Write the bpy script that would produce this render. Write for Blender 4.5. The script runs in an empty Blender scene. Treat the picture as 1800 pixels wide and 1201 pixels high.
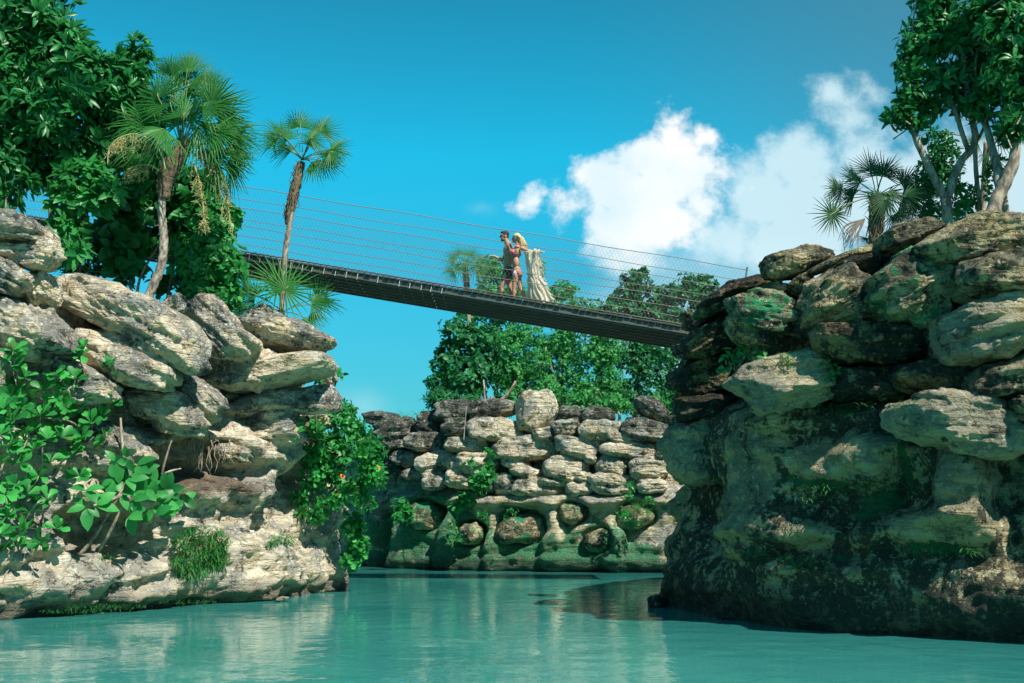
import bpy, bmesh, math, random
import numpy as np
from mathutils import Vector, Matrix
random.seed(7); np.random.seed(7)
PI = math.pi; R_ = math.radians
scn = bpy.context.scene
col = scn.collection

# ------------------------------------------------------------------ camera
F = 2000.0; TH = math.atan(310.5 / 2000.0); CZ = 1.6
ct, st_ = math.cos(TH), math.sin(TH)
cam_d = bpy.data.cameras.new('camera'); cam = bpy.data.objects.new('camera', cam_d); col.objects.link(cam)
cam.location = (0, 0, CZ); cam.rotation_euler = (PI / 2 + TH, 0, 0)
cam_d.sensor_width = 36; cam_d.lens = 40; cam_d.clip_end = 5000
scn.camera = cam

def ray(px, py):
    a = px - 900.0; b = 600.5 - py
    return np.array([a, F * ct - b * st_, F * st_ + b * ct])
def P(px, py, Y):
    r = ray(px, py); return np.array([0, 0, CZ]) + r * (Y / r[1])
def proj(p):
    p = np.asarray(p, float); x, y, z = p[..., 0], p[..., 1], p[..., 2] - CZ
    f = y * ct + z * st_; u = -y * st_ + z * ct
    f = np.where(np.abs(f) < 1e-3, 1e-3, f)
    return 900 + F * x / f, 600.5 - F * u / f

# ------------------------------------------------------------------ noise
_tab = np.random.RandomState(3).rand(65536)
def vnoise(p):
    p = np.asarray(p, float); i = np.floor(p).astype(np.int64); f = p - i; f = f * f * f * (f * (f * 6 - 15) + 10)
    X = [i[:, 0] * 73856093, (i[:, 0] + 1) * 73856093]; Y = [i[:, 1] * 19349663, (i[:, 1] + 1) * 19349663]
    Z = [i[:, 2] * 83492791, (i[:, 2] + 1) * 83492791]; r = 0
    for a in (0, 1):
        wx = f[:, 0] if a else 1 - f[:, 0]
        for b in (0, 1):
            wy = f[:, 1] if b else 1 - f[:, 1]
            for c in (0, 1):
                wz = f[:, 2] if c else 1 - f[:, 2]
                h = X[a] ^ Y[b] ^ Z[c]; h = (h ^ (h >> 13)) & 65535
                r = r + wx * wy * wz * _tab[h]
    return r * 2 - 1
def fbm(p, o=4, g=.5):
    r = 0; a = 1.0; s = 0; p = np.asarray(p, float)
    for k in range(o):
        r = r + a * vnoise(p + 17.3 * k); s += a; a *= g; p = p * 2.03
    return r / s
def ridged(p, o=4, g=.5):
    r = 0; a = 1.0; s = 0; p = np.asarray(p, float)
    for k in range(o):
        r = r + a * (1 - 2 * np.abs(vnoise(p + 11.7 * k))); s += a; a *= g; p = p * 2.07
    return r / s
def sstep(x, a, b):
    t = np.clip((x - a) / (b - a), 0, 1); return t * t * (3 - 2 * t)

# ------------------------------------------------------------------ mesh helpers
def mesh_np(name, V, faces, mat, smooth=True, attrs=None, origin=None):
    V = np.asarray(V, float)
    o = np.zeros(3) if origin is None else np.asarray(origin, float)
    me = bpy.data.meshes.new(name)
    W = (V - o).astype(np.float32)
    if isinstance(faces, np.ndarray):
        k = faces.shape[1]; n = len(faces)
        me.vertices.add(len(W)); me.vertices.foreach_set('co', W.ravel())
        me.loops.add(n * k); me.loops.foreach_set('vertex_index', faces.astype(np.int32).ravel())
        me.polygons.add(n); me.polygons.foreach_set('loop_start', np.arange(0, n * k, k, dtype=np.int32))
        me.polygons.foreach_set('loop_total', np.full(n, k, dtype=np.int32))
        me.update(calc_edges=True)
    else:
        me.from_pydata(W.tolist(), [], faces)
    me.validate(clean_customdata=False)
    if smooth: me.polygons.foreach_set('use_smooth', np.ones(len(me.polygons), dtype=bool))
    for k, v in (attrs or {}).items():
        a = me.attributes.new(k, 'FLOAT', 'POINT'); a.data.foreach_set('value', np.asarray(v, np.float32))
    if mat: me.materials.append(mat)
    ob = bpy.data.objects.new(name, me); ob.location = o.tolist(); col.objects.link(ob)
    return ob
def tag(o, label=None, cat=None, group=None, kind=None):
    if label: o['label'] = label
    if cat: o['category'] = cat
    if group: o['group'] = group
    if kind: o['kind'] = kind
    return o
def empty(name, loc, label=None, cat=None, group=None):
    o = bpy.data.objects.new(name, None); o.location = [float(c) for c in loc]; o.empty_display_size = .2; col.objects.link(o)
    return tag(o, label, cat, group)
def child(o, parent):
    # keep world placement (parents are never rotated)
    wl = Vector((0, 0, 0)); p = parent
    while p is not None: wl += p.location; p = p.parent
    o.parent = parent; o.location = o.location - wl
    return o

class MB:
    """mesh collector"""
    def __init__(s): s.v = []; s.f = []; s.n = 0
    def add(s, V, Fc):
        V = np.asarray(V, float); s.v.append(V); n = s.n
        s.f.extend([tuple(int(i) + n for i in f) for f in Fc]); s.n += len(V)
    def box(s, c, sz, rot=None):
        c = np.asarray(c, float); h = np.asarray(sz, float) / 2
        V = np.array([[x, y, z] for x in (-1, 1) for y in (-1, 1) for z in (-1, 1)], float) * h
        if rot is not None: V = V @ np.asarray(rot).T
        s.add(V + c, [(0, 1, 3, 2), (4, 6, 7, 5), (0, 4, 5, 1), (2, 3, 7, 6), (0, 2, 6, 4), (1, 5, 7, 3)])
    def tube(s, pts, rad, n=8, cap=True, rough=0.0, flat=1.0):
        pts = np.asarray(pts, float); m = len(pts)
        rad = np.full(m, rad, float) if np.isscalar(rad) else np.asarray(rad, float)
        T = np.gradient(pts, axis=0); T /= np.linalg.norm(T, axis=1)[:, None] + 1e-9
        ref = np.array([0, 0, 1.]) if abs(T[0][2]) < .9 else np.array([0, 1., 0])
        V = []
        u = np.cross(T[0], ref); u /= np.linalg.norm(u)
        for i in range(m):
            u = u - T[i] * np.dot(u, T[i]); u /= np.linalg.norm(u) + 1e-9
            w = np.cross(T[i], u)
            for k in range(n):
                a = 2 * PI * k / n
                r = rad[i] * (1 + (random.uniform(-rough, rough) if rough else 0))
                V.append(pts[i] + r * (math.cos(a) * u + flat * math.sin(a) * w))
        Fc = []
        for i in range(m - 1):
            for k in range(n):
                a = i * n + k; b = i * n + (k + 1) % n; Fc.append((a, b, b + n, a + n))
        if cap:
            V.append(pts[0]); V.append(pts[-1]); c0 = m * n; c1 = c0 + 1
            for k in range(n):
                Fc.append((c0, (k + 1) % n, k)); Fc.append((c1, (m - 1) * n + k, (m - 1) * n + (k + 1) % n))
        s.add(V, Fc)
    def build(s, name, mat, parent=None, smooth=True, origin=None):
        V = np.concatenate(s.v) if s.v else np.zeros((0, 3))
        ob = mesh_np(name, V, s.f, mat, smooth, None, origin)
        if parent is not None: child(ob, parent)
        return ob

def spline(pts, n=6):
    """catmull-rom through points"""
    pts = [np.asarray(p, float) for p in pts]
    if len(pts) < 3: return np.array([pts[0] + (pts[-1] - pts[0]) * t for t in np.linspace(0, 1, n + 1)])
    q = [2 * pts[0] - pts[1]] + pts + [2 * pts[-1] - pts[-2]]; out = []
    for i in range(1, len(q) - 2):
        for t in np.linspace(0, 1, n, endpoint=False):
            a, b, c, d = q[i - 1], q[i], q[i + 1], q[i + 2]
            out.append(.5 * (2 * b + (c - a) * t + (2 * a - 5 * b + 4 * c - d) * t * t + (3 * b - a - 3 * c + d) * t ** 3))
    out.append(pts[-1]); return np.array(out)

# ------------------------------------------------------------------ materials
def newmat(name):
    m = bpy.data.materials.new(name); m.use_nodes = True; nt = m.node_tree; nt.nodes.clear()
    out = nt.nodes.new('ShaderNodeOutputMaterial'); b = nt.nodes.new('ShaderNodeBsdfPrincipled')
    nt.links.new(b.outputs[0], out.inputs[0]); return m, nt, b, out
def N(nt, t, **k):
    n = nt.nodes.new('ShaderNode' + t)
    for a, v in k.items(): setattr(n, a, v)
    return n
def noise(nt, vec, scale, detail=6, rough=.6, dist=0.0):
    n = N(nt, 'TexNoise'); n.inputs['Scale'].default_value = scale; n.inputs['Detail'].default_value = detail
    n.inputs['Roughness'].default_value = rough; n.inputs['Distortion'].default_value = dist
    if vec is not None: nt.links.new(vec, n.inputs['Vector'])
    return n.outputs[0]
def mrange(nt, v, a, b, c=0., d=1., smooth=True):
    n = N(nt, 'MapRange'); n.interpolation_type = 'SMOOTHSTEP' if smooth else 'LINEAR'
    nt.links.new(v, n.inputs[0]); n.inputs[1].default_value = a; n.inputs[2].default_value = b
    n.inputs[3].default_value = c; n.inputs[4].default_value = d; return n.outputs[0]
def mth(nt, op, a, b=None, c=None, clamp=False):
    n = N(nt, 'Math', operation=op); n.use_clamp = clamp
    for i, v in enumerate((a, b, c)):
        if v is None: continue
        if isinstance(v, (int, float)): n.inputs[i].default_value = v
        else: nt.links.new(v, n.inputs[i])
    return n.outputs[0]
def mix(nt, fac, a, b, mode='MIX'):
    n = N(nt, 'Mix', data_type='RGBA', blend_type=mode)
    for i, v in ((0, fac), (6, a), (7, b)):
        if isinstance(v, (int, float)): n.inputs[i].default_value = v
        elif isinstance(v, tuple): n.inputs[i].default_value = (*v, 1) if len(v) == 3 else v
        else: nt.links.new(v, n.inputs[i])
    return n.outputs[2]
def scaled(nt, vec, s):
    n = N(nt, 'Mapping'); nt.links.new(vec, n.inputs[0]); n.inputs['Scale'].default_value = s; return n.outputs[0]
def bump(nt, b, h, dist, strength=1.0):
    n = N(nt, 'Bump'); n.inputs['Distance'].default_value = dist; n.inputs['Strength'].default_value = strength
    nt.links.new(h, n.inputs['Height']); nt.links.new(n.outputs[0], b.inputs['Normal'])

def rock_mat(name, pale=(.62, .54, .39), tan=(.42, .31, .16), grey=(.20, .20, .175), dark=(.022, .026, .02),
             greyc=.50, darkc=.56, mossc=.9, moss=(.015, .13, .05), attr=False, wet=None, ks=1.0, soil=False):
    m, nt, b, out = newmat(name)
    g = N(nt, 'NewGeometry'); pos = g.outputs['Position']
    nrm = N(nt, 'SeparateXYZ'); nt.links.new(g.outputs['Normal'], nrm.inputs[0]); nz = nrm.outputs[2]
    sp = N(nt, 'SeparateXYZ'); nt.links.new(pos, sp.inputs[0])
    big = noise(nt, pos, 1.1 * ks, 8, .62, .4); mid = noise(nt, pos, 4.2 * ks, 8, .65, .3); fine = noise(nt, pos, 19 * ks, 8, .7)
    strata = noise(nt, scaled(nt, pos, (1.4, 1.4, 11.0)), 1.0 * ks, 7, .6, .6)
    streak = noise(nt, scaled(nt, pos, (7, 7, .9)), 1.0 * ks, 6, .6)
    base = mix(nt, mrange(nt, mid, .35, .68), pale, tan)
    base = mix(nt, mrange(nt, strata, .40, .62, 0, .45), base, tuple(c * .62 for c in tan))
    # ochre undersides
    base = mix(nt, mth(nt, 'MULTIPLY', mrange(nt, nz, .05, -.55), .75), base, (pale[0] * .92, pale[1] * .80, pale[2] * .55))
    gm = mth(nt, 'ADD', big, mth(nt, 'MULTIPLY', nz, .07))
    gm = mth(nt, 'ADD', gm, mth(nt, 'MULTIPLY', mth(nt, 'SUBTRACT', fine, .5), .30))
    base = mix(nt, mrange(nt, gm, greyc - .05, greyc + .06, 0, .92), base, mix(nt, mrange(nt, fine, .3, .7), grey, tuple(c * 1.9 for c in grey)))
    # black algae crust
    dk = mth(nt, 'ADD', mth(nt, 'MULTIPLY', mid, .55), mth(nt, 'MULTIPLY', big, .45))
    dk = mth(nt, 'ADD', dk, mth(nt, 'MULTIPLY', mth(nt, 'SUBTRACT', streak, .5), .42 if attr else .22))
    dk = mth(nt, 'ADD', dk, mth(nt, 'MULTIPLY', mth(nt, 'SUBTRACT', fine, .5), .35))
    if attr:
        a1 = N(nt, 'Attribute', attribute_name='bare').outputs['Fac']
        dk = mth(nt, 'SUBTRACT', dk, mth(nt, 'MULTIPLY', a1, .19))
    base = mix(nt, mrange(nt, dk, darkc - .025, darkc + .05, 0, .93), base, mix(nt, mrange(nt, fine, .35, .7), dark, tuple(c * 3.2 for c in dark)))
    # pale chips and lichen specks
    vo = N(nt, 'TexVoronoi'); vo.inputs['Scale'].default_value = 9 * ks; nt.links.new(pos, vo.inputs['Vector'])
    ch = mth(nt, 'MULTIPLY', mrange(nt, noise(nt, pos, 7.5 * ks, 5, .75), .56, .63), .7)
    base = mix(nt, ch, base, tuple(min(.8, c * 1.15) for c in pale))
    # moss
    mn = noise(nt, pos, 1.9 * ks, 7, .7, .5)
    mm = mth(nt, 'ADD', mn, mth(nt, 'MULTIPLY', mth(nt, 'SUBTRACT', fine, .5), .25))
    if attr:
        a2 = N(nt, 'Attribute', attribute_name='moss').outputs['Fac']
        mm = mth(nt, 'ADD', mm, mth(nt, 'MULTIPLY', a2, .5))
    base = mix(nt, mrange(nt, mm, mossc - .03, mossc + .06, 0, .9), base, mix(nt, mrange(nt, fine, .3, .7), tuple(c * .5 for c in moss), tuple(c * 1.5 for c in moss)))
    if attr:
        a3 = N(nt, 'Attribute', attribute_name='soil').outputs['Fac']
        base = mix(nt, mth(nt, 'MULTIPLY', a3, .9), base, mix(nt, fine, (.05, .034, .022), (.17, .12, .085)))
    if wet is not None:
        z = sp.outputs[2]; wz = mth(nt, 'ADD', z, mth(nt, 'MULTIPLY', mth(nt, 'SUBTRACT', mid, .5), wet))
        base = mix(nt, mrange(nt, wz, wet * .9, wet * .15, 0, .82), base, (.03, .04, .03))
    # crevices stay grimy where the stone is cracked
    vc = N(nt, 'TexVoronoi', feature='DISTANCE_TO_EDGE'); vc.inputs['Scale'].default_value = 1.5 * ks
    wp = N(nt, 'VectorMath', operation='ADD'); nz3 = N(nt, 'TexNoise'); nz3.inputs['Scale'].default_value = 2.2 * ks; nz3.inputs['Detail'].default_value = 5
    nt.links.new(pos, nz3.inputs['Vector']); nt.links.new(scaled(nt, pos, (1, 1, 1.7)), wp.inputs[0]); nt.links.new(nz3.outputs[1], wp.inputs[1])
    nt.links.new(wp.outputs[0], vc.inputs['Vector'])
    vp = N(nt, 'TexVoronoi'); vp.inputs['Scale'].default_value = 7.5 * ks; nt.links.new(wp.outputs[0], vp.inputs['Vector'])
    pit = mth(nt, 'MULTIPLY', mrange(nt, vp.outputs[0], .0, .42), mrange(nt, mid, .40, .55))
    pit = mth(nt, 'ADD', pit, mrange(nt, mid, .55, .40))
    crack = mrange(nt, vc.outputs[0], .0, .035)
    base = mix(nt, mth(nt, 'MULTIPLY', mth(nt, 'SUBTRACT', 1, crack), .55), base, tuple(c * .8 for c in tan[:1]) + (tan[1] * .7, tan[2] * .7))
    nt.links.new(base, b.inputs['Base Color'])
    b.inputs['Roughness'].default_value = .88
    b.inputs['Specular IOR Level'].default_value = .3
    h = mth(nt, 'MULTIPLY', fine, .30)
    h = mth(nt, 'ADD', h, mth(nt, 'MULTIPLY', mid, .75)); h = mth(nt, 'ADD', h, mth(nt, 'MULTIPLY', strata, .95))
    h = mth(nt, 'ADD', h, mth(nt, 'MULTIPLY', noise(nt, pos, 55 * ks, 4, .7), .12))
    h = mth(nt, 'ADD', h, mth(nt, 'MULTIPLY', crack, .16))
    h = mth(nt, 'ADD', h, mth(nt, 'MULTIPLY', pit, .22))
    bump(nt, b, h, .17 / ks, 1.0)
    return m

def leaf_mat(name, a=(.012, .11, .035), b_=(.03, .20, .06), back=None, rough=.38, trans=.25, hue=0, dead=0.0):
    m, nt, b, out = newmat(name)
    g = N(nt, 'NewGeometry'); rnd = g.outputs['Random Per Island']
    cr = N(nt, 'ValToRGB'); nt.links.new(rnd, cr.inputs[0])
    e = cr.color_ramp.elements; e[0].position = 0; e[0].color = (*a, 1); e[1].position = .8; e[1].color = (*b_, 1)
    if dead > 0:
        q = e.new(1 - dead); q.color = (*b_, 1); q = e.new(min(.999, 1 - dead * .6)); q.color = (.20, .17, .03, 1); e[-1].position = 1; e[-1].color = (.16, .12, .03, 1)
    c = cr.outputs[0]
    c = mix(nt, mrange(nt, noise(nt, g.outputs['Position'], 2.2, 3), .35, .7, 0, .5), c, tuple(x * .55 for x in a))
    c = mix(nt, mth(nt, 'MULTIPLY', g.outputs['Backfacing'], .45), c, back or (a[0] * 2 + .03, a[1] * 1.5, a[2] * 1.6))
    nt.links.new(c, b.inputs['Base Color']); b.inputs['Roughness'].default_value = rough
    b.inputs['Specular IOR Level'].default_value = .32
    tr = N(nt, 'BsdfTranslucent'); nt.links.new(mix(nt, .5, c, tuple(min(1, x * 2) for x in b_)), tr.inputs[0])
    ms = N(nt, 'MixShader'); ms.inputs[0].default_value = trans
    nt.links.new(b.outputs[0], ms.inputs[1]); nt.links.new(tr.outputs[0], ms.inputs[2]); nt.links.new(ms.outputs[0], out.inputs[0])
    return m
def bark_mat(name, a=(.10, .075, .05), b_=(.36, .31, .25), sc=9, moss=0):
    m, nt, b, out = newmat(name); pos = N(nt, 'NewGeometry').outputs['Position']
    n1 = noise(nt, scaled(nt, pos, (1, 1, .35)), sc, 6, .7, .5); n2 = noise(nt, pos, sc * 4, 5, .7)
    c = mix(nt, mrange(nt, n1, .35, .65), a, b_); c = mix(nt, mrange(nt, n2, .5, .7, 0, .6), c, tuple(x * .5 for x in a))
    nt.links.new(c, b.inputs['Base Color']); b.inputs['Roughness'].default_value = .9
    bump(nt, b, mth(nt, 'ADD', n1, mth(nt, 'MULTIPLY', n2, .4)), .03, .8); return m
def plain(name, c, rough=.6, metal=0., var=.25, sc=14, bm=0.0, trans=0):
    m, nt, b, out = newmat(name); pos = N(nt, 'NewGeometry').outputs['Position']
    n = noise(nt, pos, sc, 5, .65); cc = mix(nt, n, tuple(x * (1 - var) for x in c), tuple(min(1, x * (1 + var)) for x in c))
    nt.links.new(cc, b.inputs['Base Color']); b.inputs['Roughness'].default_value = rough; b.inputs['Metallic'].default_value = metal
    if bm: bump(nt, b, n, bm, .7)
    if trans:
        tr = N(nt, 'BsdfTranslucent'); nt.links.new(cc, tr.inputs[0]); ms = N(nt, 'MixShader'); ms.inputs[0].default_value = trans
        nt.links.new(b.outputs[0], ms.inputs[1]); nt.links.new(tr.outputs[0], ms.inputs[2]); nt.links.new(ms.outputs[0], out.inputs[0])
    return m

M_left = rock_mat('limestone_sunny', pale=(.84, .76, .61), tan=(.58, .47, .29), grey=(.15, .155, .145), greyc=.492, darkc=.55, mossc=.95)
M_leftc = rock_mat('limestone_cliff_sunny', pale=(.82, .75, .61), tan=(.54, .45, .30), grey=(.22, .215, .19), greyc=.53, darkc=.585, mossc=.80, attr=True, wet=.55)
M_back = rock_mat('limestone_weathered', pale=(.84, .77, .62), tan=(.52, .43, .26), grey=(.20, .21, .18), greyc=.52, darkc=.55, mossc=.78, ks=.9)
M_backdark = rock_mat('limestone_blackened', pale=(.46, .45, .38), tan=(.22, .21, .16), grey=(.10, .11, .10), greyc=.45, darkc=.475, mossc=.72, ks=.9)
M_backc = rock_mat('limestone_mossy_cliff', pale=(.70, .66, .50), tan=(.42, .36, .20), greyc=.52, darkc=.575, mossc=.64, moss=(.010, .17, .075), attr=True, wet=.7)
M_right = rock_mat('limestone_green_tinged', pale=(.56, .48, .30), tan=(.24, .19, .08), grey=(.10, .10, .07), dark=(.014, .016, .012), greyc=.475, darkc=.505, mossc=.70, moss=(.02, .15, .05))  # right-cliff rock tones, here and below, darkened in place of dimmer sky fill
M_rightpale = rock_mat('limestone_pale_dimmed', pale=(.60, .54, .38), tan=(.36, .31, .17), grey=(.18, .175, .13), greyc=.48, darkc=.575, mossc=.70, moss=(.03, .20, .07))  # pale stone with the cliff's shade put into its colour
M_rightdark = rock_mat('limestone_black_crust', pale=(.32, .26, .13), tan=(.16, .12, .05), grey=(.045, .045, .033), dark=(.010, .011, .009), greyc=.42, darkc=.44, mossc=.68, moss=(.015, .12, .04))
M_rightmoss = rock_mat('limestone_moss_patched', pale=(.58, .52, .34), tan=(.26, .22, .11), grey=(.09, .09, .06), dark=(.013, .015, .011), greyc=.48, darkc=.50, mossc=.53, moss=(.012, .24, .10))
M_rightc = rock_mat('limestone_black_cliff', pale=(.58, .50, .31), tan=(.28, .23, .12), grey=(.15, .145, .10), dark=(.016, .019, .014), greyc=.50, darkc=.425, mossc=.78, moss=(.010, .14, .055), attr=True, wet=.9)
# ------------------------------------------------------------------ cliffs
def wl(px, py):            # point on the water line seen at this pixel
    r = ray(px, py); t = -CZ / r[2]; return (r[0] * t, r[1] * t)
LEFT_F = [(-13, 9.5), (-9.6, 15.2), wl(0, 1090), wl(250, 1071), wl(400, 1059), wl(484, 1052), wl(545, 1043), wl(590, 1036), (-4.9, 29.5)]
LEFT = LEFT_F + [(-8, 33), (-22, 34), (-30, 22), (-24, 9)]
RIGHT_F = [(4.75, 26.8), (3.6, 23.6), wl(1188, 1064), wl(1270, 1086), wl(1400, 1105), wl(1600, 1118), wl(1800, 1130), (9.3, 12.9)]
RIGHT = RIGHT_F + [(20, 11), (24, 24), (16, 31), (7.5, 30)]
BACK_F = [(-16, 47), (-10.5, 45.5), (-7.6, 42.5), (-5.35, 39.6), (-3.4, 37.3), (-1.2, 36.0), (1.74, 35.1), (4.5, 34.3), (8, 34.6), (13, 36)]
BACK = BACK_F + [(20, 44), (14, 62), (-14, 62)]
def hitY(poly, px, py):
    r = ray(px, py); d = r[:2] / r[1]; best = None
    for a, b in zip(poly[:-1], poly[1:]):
        a = np.array(a); e = np.array(b) - a
        den = d[0] * e[1] - d[1] * e[0]
        if abs(den) < 1e-9: continue
        t = (a[0] * e[1] - a[1] * e[0]) / den; s = (a[0] * d[1] - a[1] * d[0]) / den
        if -1e-6 <= s <= 1 + 1e-6 and t > 0 and (best is None or t < best): best = t
    if best is None:       # beside the wall: nearest end
        best = poly[0][1] if abs(poly[0][0] / poly[0][1] - d[0]) < abs(poly[-1][0] / poly[-1][1] - d[0]) else poly[-1][1]
    return best

def bumpf(px, py, cx, cy, rx, ry, soft=.45, ang=0):
    dx = px - cx; dy = py - cy
    if ang: c, s = math.cos(R_(ang)), math.sin(R_(ang)); dx, dy = c * dx + s * dy, -s * dx + c * dy
    d = np.sqrt((dx / rx) ** 2 + (dy / ry) ** 2); return 1 - sstep(d, 1 - soft, 1 + soft)

def cliff(name, front, full, topline, feats, bares, mosses, soils, mat, res, amp, upper, label, seed=0, lean=0.0, warp=24):
    pts = [np.array(p, float) for p in full + [full[0]]]
    nf = len(front) - 1; us = []; ns = []
    # arc-length corner rounding through dense sampling
    P2 = []
    for i in range(len(pts) - 1):
        L = np.linalg.norm(pts[i + 1] - pts[i]); st = res if i < nf else .5
        k = max(1, int(L / st))
        for t in range(k): P2.append(pts[i] + (pts[i + 1] - pts[i]) * t / k)
    P2 = np.array(P2); n = len(P2)
    T = np.roll(P2, -2, 0) - np.roll(P2, 2, 0); T /= np.linalg.norm(T, axis=1)[:, None]
    Nn = np.stack([T[:, 1], -T[:, 0]], 1)
    area = np.sum(P2[:, 0] * np.roll(P2[:, 1], -1) - P2[:, 1] * np.roll(P2[:, 0], -1))
    if area < 0: Nn = -Nn
    for _ in range(4): Nn = (np.roll(Nn, 1, 0) + Nn + np.roll(Nn, -1, 0)); Nn /= np.linalg.norm(Nn, axis=1)[:, None]
    # top height
    ppx, _ = proj(np.column_stack([P2, np.full(n, 5.)]))
    tx = [t[0] for t in topline]; ty = [t[1] for t in topline]
    infront = P2[:, 1] < 60
    ztop = np.zeros(n)
    for i in range(n):
        px = min(max(ppx[i], tx[0]), tx[-1]); py = np.interp(px, tx, ty)
        yy = hitY(front, px, py); ztop[i] = P(px, py, yy)[2]
    for _ in range(12): ztop = (np.roll(ztop, 1) + ztop + np.roll(ztop, -1)) / 3
    rows = int(7.2 / res); v = np.linspace(0, 1, rows)
    Z = -.8 + (ztop[None, :] + .8) * v[:, None]
    X = np.repeat(P2[None, :, 0], rows, 0); Y = np.repeat(P2[None, :, 1], rows, 0)
    B = np.stack([X, Y, Z], -1).reshape(-1, 3)
    px, py = proj(B)
    rel = np.zeros(len(B))
    q = B + seed * 13.1
    rel += amp * .9 * fbm(q * [.55, .55, .75], 4) + amp * .55 * ridged(q * [1.3, 1.3, 2.1], 4) + amp * .28 * ridged(q * [3.5, 3.5, 6.5], 3)
    strat = vnoise(np.column_stack([q[:, 0] * .35, q[:, 1] * .35, q[:, 2] * 3.4 + fbm(q * .9, 2) * 1.2]))
    rel += amp * .42 * np.tanh(strat * 3)
    rel += amp * .20 * np.abs(vnoise(q * [6, 6, 9])) - amp * .1
    dj = warp * fbm(q * 1.5, 4, .6); dk = warp * fbm(q * 1.5 + 50, 4, .6)
    for f in feats:
        cx, cy, rx, ry, a = f[:5]; rel += a * bumpf(px + dj, py + dk, cx, cy, rx, ry, f[5] if len(f) > 5 else .4, f[6] if len(f) > 6 else 0)
    uy, ua = upper; rel += ua * (1 - sstep(py, uy - 25, uy + 25)) * (ppx.repeat(1)[None, :].repeat(rows, 0).reshape(-1) > -600)
    rel += lean * B[:, 2]
    bare = np.zeros(len(B)); moss = np.zeros(len(B)); soil = np.zeros(len(B))
    for cx, cy, rx, ry, a in bares: bare = np.maximum(bare, a * bumpf(px + dj, py + dk, cx, cy, rx, ry, .5))
    for cx, cy, rx, ry, a in mosses: moss = np.maximum(moss, a * bumpf(px + dj, py + dk, cx, cy, rx, ry, .6))
    for cx, cy, rx, ry, a in soils: soil = np.maximum(soil, a * bumpf(px + dj, py + dk, cx, cy, rx, ry, .4))
    NN = np.repeat(Nn[None], rows, 0).reshape(-1, 2)
    V = B.copy(); V[:, :2] += NN * rel[:, None]
    V[:, 2] += amp * .25 * fbm(q * 2.3 + 9, 3) * sstep(B[:, 2], -.2, .6)
    i = np.arange((rows - 1) * n); r_ = i // n; c_ = i % n
    Fc = np.stack([r_ * n + c_, r_ * n + (c_ + 1) % n, (r_ + 1) * n + (c_ + 1) % n, (r_ + 1) * n + c_], 1)
    if area < 0: Fc = Fc[:, ::-1]
    ob = mesh_np(name, V, Fc, mat, True, {'bare': bare, 'moss': moss, 'soil': soil})
    tag(ob, label, None, None, 'structure')
    # ground on top
    rim = V[(rows - 1) * n:]; c = np.array([np.mean([p[0] for p in full]), np.mean([p[1] for p in full])]); K = 10
    G = [rim]; zc = np.median(ztop) 
    for k in range(1, K + 1):
        t = k / K; g = rim.copy(); g[:, :2] = rim[:, :2] * (1 - t) + c * t
        g[:, 2] = rim[:, 2] * (1 - t) ** 2 + zc * (1 - (1 - t) ** 2) - .05 + .12 * fbm(g * 1.1, 3); G.append(g)
    G = np.concatenate(G); i = np.arange(K * n); r_ = i // n; c_ = i % n
    Gf = np.stack([r_ * n + c_, r_ * n + (c_ + 1) % n, (r_ + 1) * n + (c_ + 1) % n, (r_ + 1) * n + c_], 1)
    if area < 0: Gf = Gf[:, ::-1]
    gr = mesh_np('ground', G, Gf, M_soil, True); tag(gr, 'soil and leaf litter on top of the ' + label.split(',')[0], None, None, 'structure')
    return ob

M_soil, nt, b, _ = newmat('soil')
pos = N(nt, 'NewGeometry').outputs['Position']; a_ = noise(nt, pos, 3, 8, .7)
nt.links.new(mix(nt, mrange(nt, a_, .4, .62), mix(nt, noise(nt, pos, 30, 4), (.04, .028, .018), (.13, .1, .07)), (.02, .07, .025)), b.inputs['Base Color'])
b.inputs['Roughness'].default_value = .95; bump(nt, b, noise(nt, pos, 22, 8, .7), .05)

cliff('cliff', LEFT_F, LEFT,
      [(-300, 400), (-40, 402), (60, 440), (105, 512), (250, 560), (320, 585), (420, 610), (560, 632), (607, 665)],
      [(190, 930, 88, 42, -.75, .25), (330, 812, 120, 40, -.95, .3), (120, 800, 60, 50, -.4), (350, 865, 110, 26, .22, .4),
       (250, 795, 60, 24, .25), (500, 880, 26, 95, -.42, .35, 38), (470, 760, 45, 45, .25), (560, 890, 40, 60, .1), (445, 880, 45, 90, .22),
       (120, 900, 60, 120, .22), (60, 1000, 130, 60, .22), (290, 925, 45, 55, .05), (230, 1030, 240, 32, .32, .5), (440, 1000, 60, 60, .2),
       (410, 905, 30, 36, -.3), (540, 830, 36, 34, -.25), (590, 860, 20, 30, -.2), (30, 860, 60, 60, -.3)],
      [], [(190, 1068, 75, 14, 1), (330, 1062, 60, 9, .8), (40, 1086, 60, 8, .5)], [(345, 852, 95, 26, 1), (180, 960, 60, 16, .5)],
      M_leftc, .052, .26, (756, -.85), 'left limestone cliff with a scooped hollow, cream rock in full sun', 1)
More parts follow.
